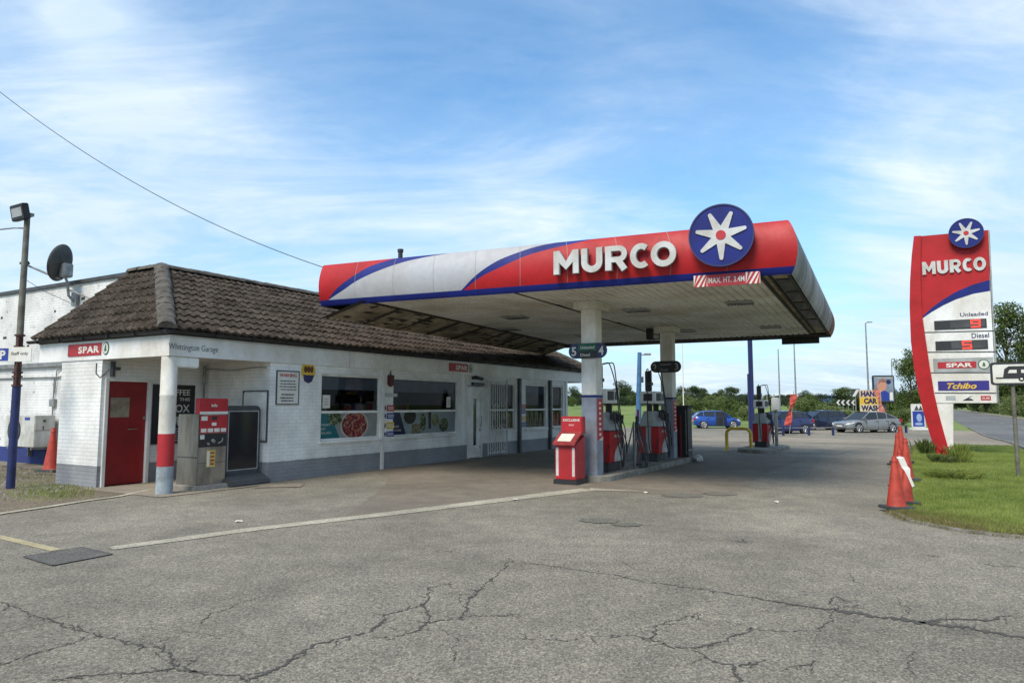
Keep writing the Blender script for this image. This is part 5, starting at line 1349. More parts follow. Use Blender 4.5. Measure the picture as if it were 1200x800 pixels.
for v in bmx.verts: v.co *= 1+.18*math.sin(v.co.x*31+v.co.z*17)*math.cos(v.co.y*27); v.co.z = max(0, v.co.z*.8+.09)
me = bpy.data.meshes.new('body'); bmx.to_mesh(me); bmx.free(); me.materials.append(M['letter']); o = bpy.data.objects.new('body', me); COL.objects.link(o); o.parent = bg
# yellow hoop barriers and board
def hoop(lab, p, q, h, r, mat, nm='hoop_barrier'):
    p, q = Vector(p), Vector(q); c = (p+q)/2; t = thing(nm, lab, 'barrier', c, math.atan2((q-p).y, (q-p).x)); L = (q-p).length/2; rr = min(.2, L)
    P = [(-L, 0, 0), (-L, 0, h-rr)] + [(-L+rr-rr*math.cos(k*PI/12), 0, h-rr+rr*math.sin(k*PI/12)) for k in range(1, 7)] + [(L-rr+rr*math.sin(k*PI/12), 0, h-rr+rr*math.cos(k*PI/12)) for k in range(0, 7)] + [(L, 0, 0)]
    MB().tube(P, r, 12).build('hoop', mat, t, smooth=True); m = MB(); m.cyl((-L,0,0), (-L,0,.02), r*2.2); m.cyl((L,0,0), (L,0,.02), r*2.2); m.build('foot_plate', mat, t); return t
hoop('low yellow tubular hoop barrier in front of the distant pump', G(852,528), G(880.5,529), .78, .055, M['yellow'])
hoop('thin pale hoop barrier right of the yellow board', G(891,523), G(899.5,524), .72, .022, M['letter'])
p = G(892, 521); yb = thing('folding_board', 'small yellow folding board beside the distant pump', 'sign', (p.x, p.y, .1), -.15)
MB().box(-.17, .17, -.06, -.04, 0, .72).build('front_panel', M['yellow'], yb, bevel=.01); MB().box(-.15, .19, .12, .14, 0, .7).build('rear_panel', M['poleblue'], yb, bevel=.01)
lines(yb, -.12, .12, [.5, .4, .3, .2], .03, .06, M['black'])
p = G(896, 519); mq = thing('card_reader_post', 'white box fixed beside the distant pump at head height', 'meter box', (S(18.9,-7.1)), SANG)
MB().box(-.05, .05, -.05, .05, .1, 1.5).build('post', M['galv'], mq); MB().box(-.12, .12, -.12, .12, 1.4, 1.85).build('box', M['white'], mq, bevel=.02)
# ================================================================== TOTEM PRICE SIGN (plane faces back down the road)
TT = 27.4 - 0
tp = G(1105, 531, .05); ta, tb = inv(tp)
r2 = tp.xy
tor = sthing('price_totem', 'tall red white and blue fuel price totem standing on the grass verge', 'price sign', ta, tb, .05)
MT = basis((0, 0, 0), (0, -1, 0), (0, 0, 1))          # local x right (= -b), z up, faces -a
def TP(px, py):
    b, z = B(px, py, ta-.1); return (tb-b, z-.05)
def tpoly(pts): return [TP(*p) for p in pts]
left = [(1071,278),(1068.5,300),(1066.5,330),(1066,360),(1067.5,400),(1071,430),(1076.5,460),(1084,490),(1092.5,518),(1098,533)]
right = [(1113.5,533),(1107,510),(1100,484),(1094.5,460),(1089.5,430),(1085,400),(1081.5,375),(1080,360),(1079,330),(1079,300),(1079.5,277.5)]
MB().prism(tpoly(left+right), .30, MT).build('red_blade', M['red'], tor, bevel=.01)
top = [(1079.5,277.5),(1079,300),(1079,330),(1080,360),(1080.6,371)]
K = [(1080.6,371.5),(1092,361),(1105,351.5),(1120,342.5),(1140,334),(1159.5,328.5)]
K_ = [(1080.8,373.5),(1092,366),(1105,358.5),(1120,351.5),(1140,345),(1160,341.5)]
TR, BR = (1157.5,270.5), (1167.5,472)
DT = .22
MB().prism(tpoly([(1079.5,277.5)]+[(1079,300),(1079,330),(1080,360)]+K+[TR]), DT, MT).build('red_panel', M['red'], tor)
MB().prism(tpoly(K+K_[::-1]), DT, MT).build('blue_sweep', M['blue'], tor)
blade_r = [(1081.5,375),(1085,400),(1089.5,430),(1094.5,460),(1097.3,472)]
MB().prism(tpoly(K_+[BR]+blade_r[::-1]), DT, MT).build('white_panel', M['fascia_w'], tor)
MB().prism(tpoly([(1097.3,472),(1117,472),(1117,534),(1113.5,533),(1107,510),(1100,484)]), DT-.02, MT).build('post', M['fascia_w'], tor)
MB().prism(tpoly([(1157.5,270.5),(1159.5,270.7),(1169,472),(1167.5,472)]), DT, MT).build('edge_panel', M['grey'], tor)
m = MB()
for y0, y1, x0 in ((390.5, 388.5, 1083.5), (413.5, 413, 1087.2), (437.5, 437.3, 1091), (461, 461.2, 1095.3)):
    a_, b_ = TP(x0, y0), TP(1167, y1); m.prism([(a_[0], a_[1]), (b_[0], b_[1]), (b_[0], b_[1]+.035), (a_[0], a_[1]+.035)], DT+.006, MT)
m.build('panel_joint', M['darkgrey'], tor)
def tq(x0, y0, x1, y1, s0=0.): a_ = TP(x0, y1); b_ = TP(x1, y0); return a_[0], b_[0], a_[1], b_[1]
FT_ = MT @ Matrix.Translation((0, -DT, 0))
for (x0, y0, x1, y1, dg, gx) in ((1095,373.5,1155.5,387,'9',1137), (1096.5,398,1157,410.8,'5',1127)):
    X0, X1, Z0, Z1 = tq(x0, y0, x1, y1)
    o = MB().prism([(X0, Z0), (X1, Z0), (X1, Z1), (X0, Z1)], .02, FT_).build('price_display', M['black'], tor)
    m = MB().box(X0+(X1-X0)*.31, X1-.04, -.024, -.02, Z0+.03, Z1-.03, FT_); m.build('screen', M['darkgrey'], o)
    m = MB(); gx0 = TP(gx, y0)[0]; hh = (Z1-Z0)*.86; w_ = .25; tk = .04; zz = Z0+(Z1-Z0)*.07
    seg = {'9': 'abcdfg', '5': 'acdfg'}[dg]
    R_ = {'a': (0, w_, hh-tk, hh), 'g': (0, w_, hh/2-tk/2, hh/2+tk/2), 'd': (0, w_, 0, tk), 'f': (0, tk, hh/2, hh), 'b': (w_-tk, w_, hh/2, hh), 'c': (w_-tk, w_, 0, hh/2)}
    for s_ in seg: q = R_[s_]; m.box(gx0+q[0], gx0+q[1], -.030, -.024, zz+q[2], zz+q[3], FT_)
    m.build('lit_digit', M['led'], o)
for tx, x0, y0, x1, y1 in (('Unleaded', 1125, 364, 1157, 371.5), ('Diesel', 1138.5, 388.5, 1158.5, 396.5)):
    X0, X1, Z0, Z1 = tq(x0, y0, x1, y1); text_fit(tx, Z1-Z0-.03, X1-X0, .005, .015, FT_, X0, z=Z0).build('lettering', M['navy'], tor)
X0, X1, Z0, Z1 = tq(1081, 306, 1155, 319)
murco(.42, X1-X0, .05, FT_ @ Matrix.Translation((X0, 0, (Z0+Z1)/2-.21))).build('lettering', M['letter'], tor)
# spar row
X0, X1, Z0, Z1 = tq(1099, 423.5, 1143.5, 432)
MB().prism([(X0-.12, Z0-.12), (X1+.45, Z0-.12), (X1+.45, Z1+.12), (X0-.12, Z1+.12)], .008, FT_).build('sign_frame', M['grey'], tor)
plh = MB().prism([(X0, Z0), (X1, Z0), (X1, Z1), (X0, Z1)], .014, FT_).build('red_plate', M['signred'], tor)
text_fit('SPAR', (Z1-Z0)*.62, (X1-X0)*.68, .006, .035, FT_ @ Matrix.Translation((0,-.014,0)), X0+(X1-X0)*.22, z=Z0+(Z1-Z0)*.19).build('lettering', M['paper'], plh)
R = .135; c = (X1+.2, (Z0+Z1)/2)
lg = MB().prism(disc(R*1.15, 30, *c), .014, FT_).build('ring', M['green'], tor)
MB().prism(disc(R*.95, 30, *c), .018, FT_).build('badge', M['paper'], lg)
tr = [(-.0, .62), (.17, .34), (.09, .34), (.27, .05), (.13, .05), (.40, -.36), (.07, -.36), (.07, -.58), (-.07, -.58), (-.07, -.36), (-.40, -.36), (-.13, .05), (-.27, .05), (-.09, .34), (-.17, .34)]
MB().prism([(c[0]+x*R, c[1]+z*R) for x, z in tr], .022, FT_).build('fir_tree', M['green'], lg)
# coffee row
X0, X1, Z0, Z1 = tq(1099.5, 445.8, 1158.5, 457.5)
cpn = MB().prism([(X0, Z0), (X1, Z0), (X1, Z1), (X0, Z1)], .014, FT_).build('blue_plate', M['navy'], tor); cpn.data.materials[0] = paint('violet_blue', (.03, .02, .20), .4, .1)
text_fit('Tchibo', (Z1-Z0)*.62, (X1-X0)*.58, .006, .03, FT_ @ Matrix.Translation((0,-.014,0)), X0+(X1-X0)*.18, shear=.35, z=Z0+(Z1-Z0)*.18).build('lettering', M['yellow'], cpn)
for i, x in enumerate((1114, 1134, 1155)):
    X, Z = TP(x, 467); mm = MB(); 
    mm.prism([(X-.13, Z-.05), (X+.13, Z-.05), (X+.13, Z+.09), (X-.13, Z+.09)] if i != 1 else [(X-.15, Z-.06), (X+.15, Z-.06), (X+.1, Z+.0), (X+.02, Z+.0), (X+.12, Z+.1), (X-.02, Z+.02)], .006, FT_)
    k = mm.build('service_symbol', [M['grey'], M['black'], M['signred']][i], tor)
    if i == 2: text_fit('SUB', .06, .2, .003, .01, FT_ @ Matrix.Translation((0,-.006,0)), X-.1, z=Z-.01).build('lettering', M['paper'], k)
bz = B(1131.5, 275.5, ta-.1); p = S(ta-.1-DT, bz[0], bz[1])
r_t = abs(TP(1152.5, 275)[0]-TP(1110.5, 275)[0])/2
roundel('star_emblem', 'small round blue star emblem on top of the price totem', (p.x, p.y, p.z), SANG-PI/2, r_t*.98, .08)
# ---- caravan sign
cp_ = G(1193.5, 558, .05)
cv = thing('caravan_sign', 'white sign with a black caravan symbol on a grey post in the grass', 'road sign', cp_, SANG-PI/2)
MB().cyl((0,0,0), (0,0,2.10), .04, n=14).build('post', M['polegrey'], cv, smooth=True)
zc0 = EYE + .42; m = MB(); 
bd_ = MB().prism(rrect(-.40, .72, 1.98, 2.48, .06), .03, FRONT(0, -.04, 0)).build('board', M['paper'], cv)
b0 = rrect(-.40, .72, 1.98, 2.48, .06); b1 = rrect(-.355, .675, 2.025, 2.435, .04); n = len(b0)
m.add([(x, -.071, z) for x, z in b0]+[(x, -.071, z) for x, z in b1]+[(x, -.074, z) for x, z in b0]+[(x, -.074, z) for x, z in b1], [(2*n+k, 2*n+(k+1) % n, 3*n+(k+1) % n, 3*n+k) for k in range(n)]+[(k, (k+1) % n, 2*n+(k+1) % n, 2*n+k) for k in range(n)]); m.build('border', M['black'], cv)
m = MB(); m.prism([(-.17, 2.12), (.52, 2.12), (.52, 2.32), (.46, 2.39), (-.06, 2.39), (-.14, 2.33), (-.17, 2.15), (-.30, 2.15), (-.30, 2.12)], .006, FRONT(0, -.07, 0)); m.prism(disc(.055, 18, .16, 2.11), .006, FRONT(0, -.07, 0)); sy = m.build('caravan_symbol', M['black'], cv)
m = MB(); m.prism([(-.08, 2.24), (.08, 2.24), (.08, 2.31), (-.05, 2.31)], .003, FRONT(0, -.077, 0)); m.prism([(.16, 2.24), (.42, 2.24), (.42, 2.31), (.16, 2.31)], .003, FRONT(0, -.077, 0)); m.prism(disc(.025, 12, .16, 2.11), .003, FRONT(0, -.077, 0)); m.build('symbol_window', M['paper'], sy)
# ---- traffic cones
def make_cone(lab, loc, h=.78, grp='orange traffic cones along the verge kerb'):
    r = thing('traffic_cone', lab, 'traffic cone', loc, random.uniform(-.3, .3), grp)
    k = h/.78
    MB().box(-.185*k, .185*k, -.185*k, .185*k, 0, .05*k).build('base', M['darkgrey'], r, bevel=.012)
    MB().lathe([(.140*k, .045*k), (.132*k, .07*k), (.092*k, .34*k), (.068*k, .5*k), (.034*k, .745*k), (.03*k, .78*k), (.022*k, .78*k)], (0,0,0), 20).build('cone_body', M['orange'], r, smooth=True)
    MB().lathe([(.046*k, .69*k), (.047*k, .70*k), (.0405*k, .735*k), (.038*k, .74*k)], (0,0,0), 20).build('collar', M['orange'], r, smooth=True)
    return r
cn = make_cone('nearest orange traffic cone, at the front corner of the grass verge kerb', G(1051, 600, 0)+Vector((0,0,.05)))
for (px, py, lab, s_, tilt) in ((1061,594,'orange cone squeezed between the nearest cone and the grass',.86,.10), (1056,574,'weathered orange cone standing third along the kerb',.9,.0), (1062,566,'tall dull orange cone leaning slightly over the grass, third from the back',1.1,.03), (1053,548,'orange cone close behind the leaning dull cone on the kerb',1.05,0.), (1057,545,'rearmost orange traffic cone along the verge kerb',1.25,.0)):
    c = copy_tree(cn); c.location = G(px, py, 0)+Vector((0, 0, .06)); c.scale = (s_,)*3; c.rotation_euler = (0, tilt, random.uniform(0, 1)); c['label'] = lab
p0 = G(1048.5, 575, .6); ls = thing('plastic_strip', 'torn white plastic strip slung between the orange cones', 'plastic strip', G(1056, 585, .05), 0); o0 = ls.location
m = MB(); P = [G(1049,566,.62)*1, G(1052,563,.7), G(1056,580,.45), G(1060,592,.2)]
P = [Vector(((px-600)/FPX*10.75, 10.75-.02*i, EYE-(py-HOR)/FPX*10.75)) for i, (px, py) in enumerate(((1046,535),(1050,536),(1053,546),(1055,549),(1056,557),(1059.5,568)))]
vs = []; 
for i, q in enumerate(P): w_ = .045 if i < 4 else .018; vs += [q-o0+Vector((-w_, 0, 0)), q-o0+Vector((w_, 0, .02)), q-o0+Vector((w_, .006, .02)), q-o0+Vector((-w_, .006, 0))]
fs = []
for i in range(len(P)-1):
    for k in range(4): fs.append((i*4+k, i*4+(k+1) % 4, (i+1)*4+(k+1) % 4, (i+1)*4+k))
m.add(vs, fs+[(0,3,2,1)]); m.build('strip', M['paper'], ls)
make_cone('large faded orange cone standing behind the white brick pier at the left', S(1.35, 6.4), 1.05, None)
# ================================================================== VEGETATION
def leafcloud(blobs, nleaf, size, seed, flat_=.5):
    g = np.random.default_rng(seed); V = []; w = np.array([b[3]*b[4]*b[5] for b in blobs])**.67; w /= w.sum()
    cnt = (w*nleaf).astype(int)+1; C = []
    for (cx, cy, cz, rx, ry, rz), n in zip(blobs, cnt):
        d = g.normal(size=(n, 3)); d /= np.linalg.norm(d, axis=1)[:, None]; rr = g.uniform(.55, 1.08, n)[:, None]
        rr *= 1+.16*np.sin(d[:, :1]*7+cx)*np.cos(d[:, 1:2]*6+cz)
        C.append(np.stack([cx, cy, cz])+d*rr*np.array([rx, ry, rz]))
    C = np.concatenate(C); C = C[C[:, 2] > .02]; n = len(C)
    a = g.normal(size=(n, 3)); a /= np.linalg.norm(a, axis=1)[:, None]; b = g.normal(size=(n, 3)); b -= a*(a*b).sum(1)[:, None]; b /= np.linalg.norm(b, axis=1)[:, None]
    s_ = g.uniform(.5, 1.2, n)[:, None]*size
    V = np.stack([C-a*s_*.5, C-a*s_*.05+b*s_*.32, C+a*s_*.55, C-a*s_*.05-b*s_*.32], 1).reshape(-1, 3)
    F = [(4*i, 4*i+1, 4*i+2, 4*i+3) for i in range(n)]
    return V, F
def cloudmesh(name, blobs, n, size, seed, mat):
    V, F = leafcloud(blobs, n, size, seed); me = bpy.data.meshes.new(name); me.from_pydata(V.tolist(), [], F); me.materials.append(mat); me.update(); return me
LM = [leafmat('leaf_dark', (.028, .045, .016), (.09, .12, .04), .25, .5), leafmat('leaf_mid', (.05, .08, .02), (.14, .18, .05), .25, .5), leafmat('leaf_pale', (.09, .125, .035), (.20, .23, .085), .25, .5), leafmat('leaf_bluegreen', (.03, .05, .025), (.075, .10, .05), .2, .5)]
def treeblobs(seed, kind):
    g = random.Random(seed); B_ = []
    n = {'tree': 22, 'bush': 12, 'tall': 26}[kind]
    for i in range(n):
        a = g.uniform(0, 2*PI)
        if kind == 'tree': zc = g.uniform(.12, .88); rr = .40*math.sin(PI*min(1, (zc+.08)/1.04))*g.uniform(.2, 1.05); s_ = g.uniform(.09, .2)
        elif kind == 'tall': zc = g.uniform(.08, .95); rr = .24*math.sin(PI*min(1, (zc-.0)/1.02))**.7*g.uniform(.2, 1.1); s_ = g.uniform(.07, .15)
        else: zc = g.uniform(.12, .62); rr = .55*g.uniform(.1, 1)*(1-.6*zc); s_ = g.uniform(.16, .32)
        B_.append((rr*math.cos(a), rr*math.sin(a), zc, s_, s_, s_*g.uniform(.65, .95)))
    return B_
TM = {}
for kind, n, size in (('tree', 3600, .055), ('bush', 2200, .09), ('tall', 4200, .045)):
    for sd in range(4):
        for mi in range(4):
            if (sd+mi) % 2 == 0 or kind != 'tall': TM[(kind, sd, mi)] = (kind, sd, mi, n, size)
_made = {}
def getmesh(kind, sd, mi):
    if (kind, sd, mi) not in _made:
        if (kind, sd) not in _made: _made[(kind, sd)] = None
        n, size = {'tree': (5000, .042), 'bush': (3000, .07), 'tall': (11000, .026)}[kind]
        _made[(kind, sd, mi)] = cloudmesh('crown', treeblobs(sd*13+5+len(kind), kind), n, size, sd+3, LM[mi])
    return _made[(kind, sd, mi)]
trunkmesh = {}
def veg(name, lab, cat, x, y, h, wf, kind, sd, mi, grp, zoff=0):
    r = thing(name, lab, cat, (x, y, gz(x, y)+zoff), random.uniform(0, 6), grp)
    c = bpy.data.objects.new('crown' if kind != 'bush' else 'foliage', getmesh(kind, sd, mi)); COL.objects.link(c); c.parent = r; c.scale = (h*wf, h*wf, h)
    if kind not in trunkmesh:
        m = MB(); m.tube([(0,0,-.05), (.01,0,.2), (.0,.01,.45), (.02,0,.75)], [.03, .022, .014, .004], 7)
        for k in range(6):
            a = k*1.1; z = .28+.06*k; m.tube([(0,0,z-.05), (.1*math.cos(a), .1*math.sin(a), z+.08), (.2*math.cos(a), .2*math.sin(a), z+.17)], [.012, .008, .003], 5)
        o = m.build('trunk', M['bark'], None); trunkmesh[kind] = o.data; bpy.data.objects.remove(o)
    t = bpy.data.objects.new('trunk' if kind != 'bush' else 'stem', trunkmesh[kind]); COL.objects.link(t); t.parent = r; t.scale = (h*wf*.9, h*wf*.9, h*(1 if kind != 'bush' else .5))
    return r
def at(px, Y): return ((px-600)/FPX*Y*CP, Y)
def hpx(px, ytop, Y):                         # height needed to reach ytop
    x, y = at(px, Y); return EYE + (HOR-ytop)*Y/FPX*1.0 - gz(x, y)
random.seed(5)
# far tree belt
i = 0
skyl = [(655,452),(672,455),(690,458),(705,458),(718,456),(728,449),(736,455),(752,460),(768,459),(785,458),(800,455),(812,452),(824,455),(838,462),(846,458),(858,453),(868,462),(884,463),(900,465),(915,462),(930,464),(944,459),(960,468)]
for px, yt in skyl:
    Y = random.uniform(112, 128); x, y = at(px, Y); h = hpx(px, yt, Y)*1.0
    mi = random.choice([0, 0, 1, 3]); sd = i % 4
    veg('tree', ['dark', 'mid green', 'pale', 'bluish'][mi]+' tree in the horizon belt behind the %s' % ('shop end and near pump' if px < 735 else 'far column and cabinet' if px < 815 else 'blue car' if px < 870 else 'dark blue cars'), 'tree', x, y, h*1.12, 1.25, 'tree', sd, mi, 'trees in the belt along the horizon'); i += 1
for px in range(636, 1075, 8):
    Y = random.uniform(122, 140); x, y = at(px, Y); h = hpx(px, 461+random.uniform(-3, 4)+(3 if px > 860 else 0), Y); mi = random.choice([0, 0, 1, 3])
    veg('tree', ['dark', 'mid green', 'pale', 'bluish'][mi]+' tree low in the continuous belt closing the horizon', 'tree', x, y, h*1.1, 1.5, 'tree', i % 4, mi, 'low trees closing the horizon'); i += 1
for px in range(1092, 1150, 7):
    Y = 292; x, y = at(px, Y); veg('tree', 'distant tree closing the view at the end of the road', 'tree', x, y, hpx(px, 461+random.uniform(-4, 5), Y), 1.4, 'tree', i % 4, 0, 'trees at the end of the road'); i += 1
for px in range(640, 1094, 10):
    Y = random.uniform(98, 106); x, y = at(px, Y); h = hpx(px, 465+random.uniform(-2, 3), Y)
    veg('bush', 'dark bush in the hedgerow below the horizon trees', 'bush', x, y, h*1.55, 1.0, 'bush', i % 4, random.choice([0, 1, 3]), 'bushes in the far hedgerow'); i += 1
# nearer mixed bushes behind the cars
for px, yt, Y in [(790,474,82),(806,466,85),(816,471,80),(832,465,86),(846,468,82),(858,470,78),(812,481,72),(835,482,72),(855,483,70),(872,480,72),(890,484,70),(905,486,69),(920,484,70),(942,470,74),(955,472,70),(966,476,68),(978,480,66),(995,484,68),(1012,484,66),(1030,483,67),(1046,484,68),(1058,482,66)]:
    x, y = at(px, Y); h = max(.8, hpx(px, yt, Y)); veg('bush', 'darker green bush on the bank behind the parked cars' if i % 3 == 0 else 'pale leafy bush on the bank behind the parked cars', 'bush', x, y, h*1.5, 1.15, 'bush', i % 4, 1 if i % 3 == 0 else 2, 'bushes on the bank behind the cars'); i += 1
for px, yt, Y, wf, mi, lab in [(988,452,98,1.3,1,'spreading round headed tree left of the car wash sign'),(968,461,100,1.1,3,'smaller tree left of the round headed tree'),(1004,458,104,1.1,0,'dark tree directly behind the car wash sign'),(1040,452,110,1.0,3,'distant tree behind the advertising panel'),(1068,411,78,.8,1,'tall green tree left of the price totem')]:
    x, y = at(px, Y); veg('tree', lab, 'tree', x, y, hpx(px, yt, Y)*1.06, wf, 'tall' if yt < 430 else 'tree', i % 4, mi, None); i += 1
for px, yt, Y, wf, mi, lab in [(1183,357,152,.80,1,'tallest full crowned tree right of the price totem'),(1210,372,150,.8,0,'dark tree at the right edge beyond the road'),(1236,360,145,.8,1,'tree beyond the road past the right edge'),(1162,410,165,.9,0,'lower dark tree behind the price totem'),(1146,436,190,1.1,3,'distant bluish tree behind the price totem'),(1096,448,120,1.0,0,'distant dark tree seen left of the totem post')]:
    x, y = at(px, Y); veg('tree', lab, 'tree', x, y, hpx(px, yt, Y)*1.06, wf, 'tall', i % 4, mi, None); i += 1
for k in range(30):                           # roadside hedge on the right
    t = 96+k*6.5; x, y = RD(t, 14.6+random.uniform(-.4, .4)); veg('hedge_bush', 'clipped leafy green bush in the hedge beyond the road', 'hedge', x, y, random.uniform(3.6, 4.4), 1.1, 'bush', k % 4, 2, 'bushes of the roadside hedge')
for k in range(22):
    t = 110+k*9; x, y = RD(t, 20+random.uniform(-1, 1)); veg('tree', 'dark tree standing behind the roadside hedge', 'tree', x, y, random.uniform(7, 10), 1.1, 'tree', k % 4, [0, 1][k % 2], 'trees behind the roadside hedge')
# plants at the totem foot
def tuft(name, lab, loc, h, r, n, mat, leaf=.05):
    t = thing(name, lab, 'plant', loc, 0, 'plants at the foot of the totem'); m = MB(); n = int(n*1.5)
    for k in range(n):
        a = random.uniform(0, 2*PI); rr = random.uniform(0, r); bx, by = rr*.5*math.cos(a), rr*.5*math.sin(a); hh = h*random.uniform(.35, 1)
        tx, ty = rr*1.2*math.cos(a), rr*1.2*math.sin(a); w_ = random.uniform(.4, 1)*leaf; bx += random.gauss(0, r*.3); by += random.gauss(0, r*.3); tx += bx*.6; ty += by*.6; pa_ = a+PI/2+random.uniform(-.5, .5)
        wx, wy = w_*math.cos(pa_)/2, w_*math.sin(pa_)/2
        m.add([(bx-wx*.4, by-wy*.4, 0), (bx+wx*.4, by+wy*.4, 0), ((bx+tx)/2+wx, (by+ty)/2+wy, hh*.75), (tx, ty, hh), ((bx+tx)/2-wx, (by+ty)/2-wy, hh*.75)], [(0,1,2,3,4)])
    m.build('leaves', mat, t); return t
tuft('shrub', 'dark leafy shrub left of the totem foot', G(1085, 531, .06), .50, .24, 90, LM[1], .05)
tuft('shrub', 'low pale green shrub in front of the totem foot', G(1104, 541, .06), .22, .28, 170, LM[2], .05)
tuft('long_grass', 'long grass clump right of the totem foot', G(1124, 541, .06), .55, .26, 150, M['blade'], .022)
tuft('long_grass', 'spreading long grass clump nearest the viewer below the totem', G(1118, 559, .06), .16, .45, 300, M['blade'], .022)
for k, (px, py) in enumerate(((1112, 531), (1107, 533), (1117, 534))): tuft('flower_clump', 'small orange flowered clump at the totem foot', G(px, py, .06), .3, .12, 60, M['orange'] if k < 2 else M['dry'], .05)
# ================================================================== STREET FURNITURE AND SIGNS IN THE DISTANCE
def lamp(px, ytop, Y, r, lab, mat, arm=1.2, sgn=1):
    x, y = at(px, Y); z = gz(x, y); h = EYE+(HOR-ytop)*Y/FPX - z
    t = thing('street_lamp', lab, 'street lamp', (x, y, z), 0)
    MB().cyl((0,0,0), (0,0,h), r, r*.55, 10).build('pole', mat, t, smooth=True)
    if arm:
        MB().tube([(0,0,h-.1), (sgn*arm*.4, 0, h+.05), (sgn*arm, 0, h+.08)], r*.45, 6).build('arm', mat, t, smooth=True)
        MB().box(sgn*arm-.3, sgn*arm+.3, -.1, .1, h+.03, h+.14).build('lantern', M['galv'], t, bevel=.03)
lamp(1018.5, 378, 82, .12, 'tallest thin street lamp, right of centre behind the advertising panel', M['galv'], .5)
lamp(1047, 421, 120, .12, 'distant thin street lamp right of the advertising panel', M['galv'], .4)
lamp(933, 400, 74, .10, 'thin street lamp above the dark blue hatchback', M['galv'], 0)
lamp(914, 409, 84, .10, 'thinner street lamp just left of the one above the hatchback', M['galv'], 0)
lamp(801, 403, 60, .06, 'slim white pole standing behind the far column', M['paper'], 0)
lamp(1171, 391, 147, .09, 'pale slim pole in front of the tree right of the totem', M['galv'], 0)
x, y = at(747, 36); bl = thing('lamp_post', 'light blue post with a small lamp seen between the two near pumps', 'lamp post', (x, y, gz(x, y)), 0)
MB().cyl((0,0,0), (.15,0,4.45), .16, .10, 12).build('pole', M['polelight'], bl, smooth=True); m = MB(); m.tube([(.15,0,4.3), (.4,0,4.35)], .03); m.box(.4, .72, -.1, .1, 4.3, 4.40); m.build('lamp_head', M['galv'], bl); MB().box(.2, .32, -.08, .08, 2.9, 3.2).build('control_box', M['darkgrey'], bl)
x, y = at(881, 31); dbp = thing('flood_pole', 'dark blue square post rising behind the distant pump to the canopy edge', 'post', (x, y, gz(x, y)), 0)
MB().box(-.085, .085, -.08, .08, 0, 4.55).build('post', M['poleblue'], dbp, bevel=.01); MB().box(-.15, -.086, -.06, .06, .0, 3.0).build('cover', M['poleblue'], dbp); MB().box(-.08, .08, -.08, .08, 4.55, 5.2).build('upper_post', M['poleblue'], dbp)
# low blue knee rail
kr = thing('knee_rail', 'low blue post and rail barrier in front of the parked cars', 'barrier', (G(930, 510, -.33)), 0); k0 = kr.location
P = [G(px, 510.5-(px-885)*.006, -.33) for px in (884, 918, 948, 976.5)]; P2 = P+[G(1062, 507, -.33)]
for q in P2: MB().box(-.06, .06, -.06, .06, 0, .52, Matrix.Translation(q-k0)).build('post', M['poleblue'], kr)
m = MB()
for a_, b_ in zip(P2[:-1], P2[1:]): m.tube([a_-k0+Vector((0, 0, .48)), b_-k0+Vector((0, 0, .48))], .028, 8)
m.build('rail', M['galv'], kr)
# flags
for nm, (x0, y0, x1, y1), Y, mt, lab, c2 in (('a', (931,462,922,498), 44, 'orange', 'orange red strip banner leaning on a thin pole before the dark blue hatchback', None), ('b', (1028,456,1034,486), 50, 'pink', 'pink strip banner leaning in front of the car wash sign', None)):
    mat = M['orange'] if mt == 'orange' else paint('banner_pink', (.55, .18, .13), .7, .3, 5)
    x, y = at(x1, Y); zb = EYE-(y1-HOR)*Y/FPX; t = thing('banner_flag', lab, 'flag', (x, y, gz(x, y)), 0); g0 = gz(x, y)
    dx = at(x0, Y)[0]-x; zt2 = EYE-(y0-HOR)*Y/FPX-g0; zb2 = zb-g0
    MB().tube([(dx*.0+.1, .03, 0), (dx, .03, zt2+.2)], .02, 6).build('pole', M['galv'], t)
    m = MB(); vs = []
    for k in range(9): u_ = k/8; wv = .07*math.sin(u_*9); hw = .16+.04*math.sin(u_*7+1); vs += [(dx*u_-hw, wv, zb2+(zt2-zb2)*u_), (dx*u_+hw, -wv, zb2+(zt2-zb2)*u_)]
    m.add(vs, [(2*k, 2*k+1, 2*k+3, 2*k+2) for k in range(8)]); o = m.build('cloth', mat, t); s_ = o.modifiers.new('s', 'SOLIDIFY'); s_.thickness = .01
# hand car wash sign
x, y = at(1020, 58); cw = thing('car_wash_sign', 'yellow and white sign reading HAND CAR WASH behind the silver car', 'sign', (x, y, gz(x, y)), 0)
z0 = EYE-8*58/FPX-gz(x, y); H = 25*58/FPX; Wd = 25*58/FPX
m = MB(); m.box(-Wd/2+.1, -Wd/2+.2, 0, .08, 0, z0+H); m.box(Wd/2-.2, Wd/2-.1, 0, .08, 0, z0+H); m.build('post', M['galv'], cw)
MB().box(-Wd/2, Wd/2, -.04, 0, z0, z0+H/3).build('board', paint('cream', (.6,.5,.3), .5, .1), cw); MB().box(-Wd/2, Wd/2, -.04, 0, z0+H/3, z0+H*2/3).build('board', M['yellow'], cw); MB().box(-Wd/2, Wd/2, -.04, 0, z0+H*2/3, z0+H).build('board', paint('pale_pink', (.58,.42,.30), .5, .1), cw)
m = MB()
for k, (tx, fr) in enumerate((('WASH', .9), ('CAR', .62), ('HAND', .86))): text_fit(tx, H*.24, Wd*fr, .01, .05, FRONT(0, -.04, 0), -Wd*fr/2, mb=m, z=z0+H*(k/3+.05))
m.build('lettering', M['navy'], cw)
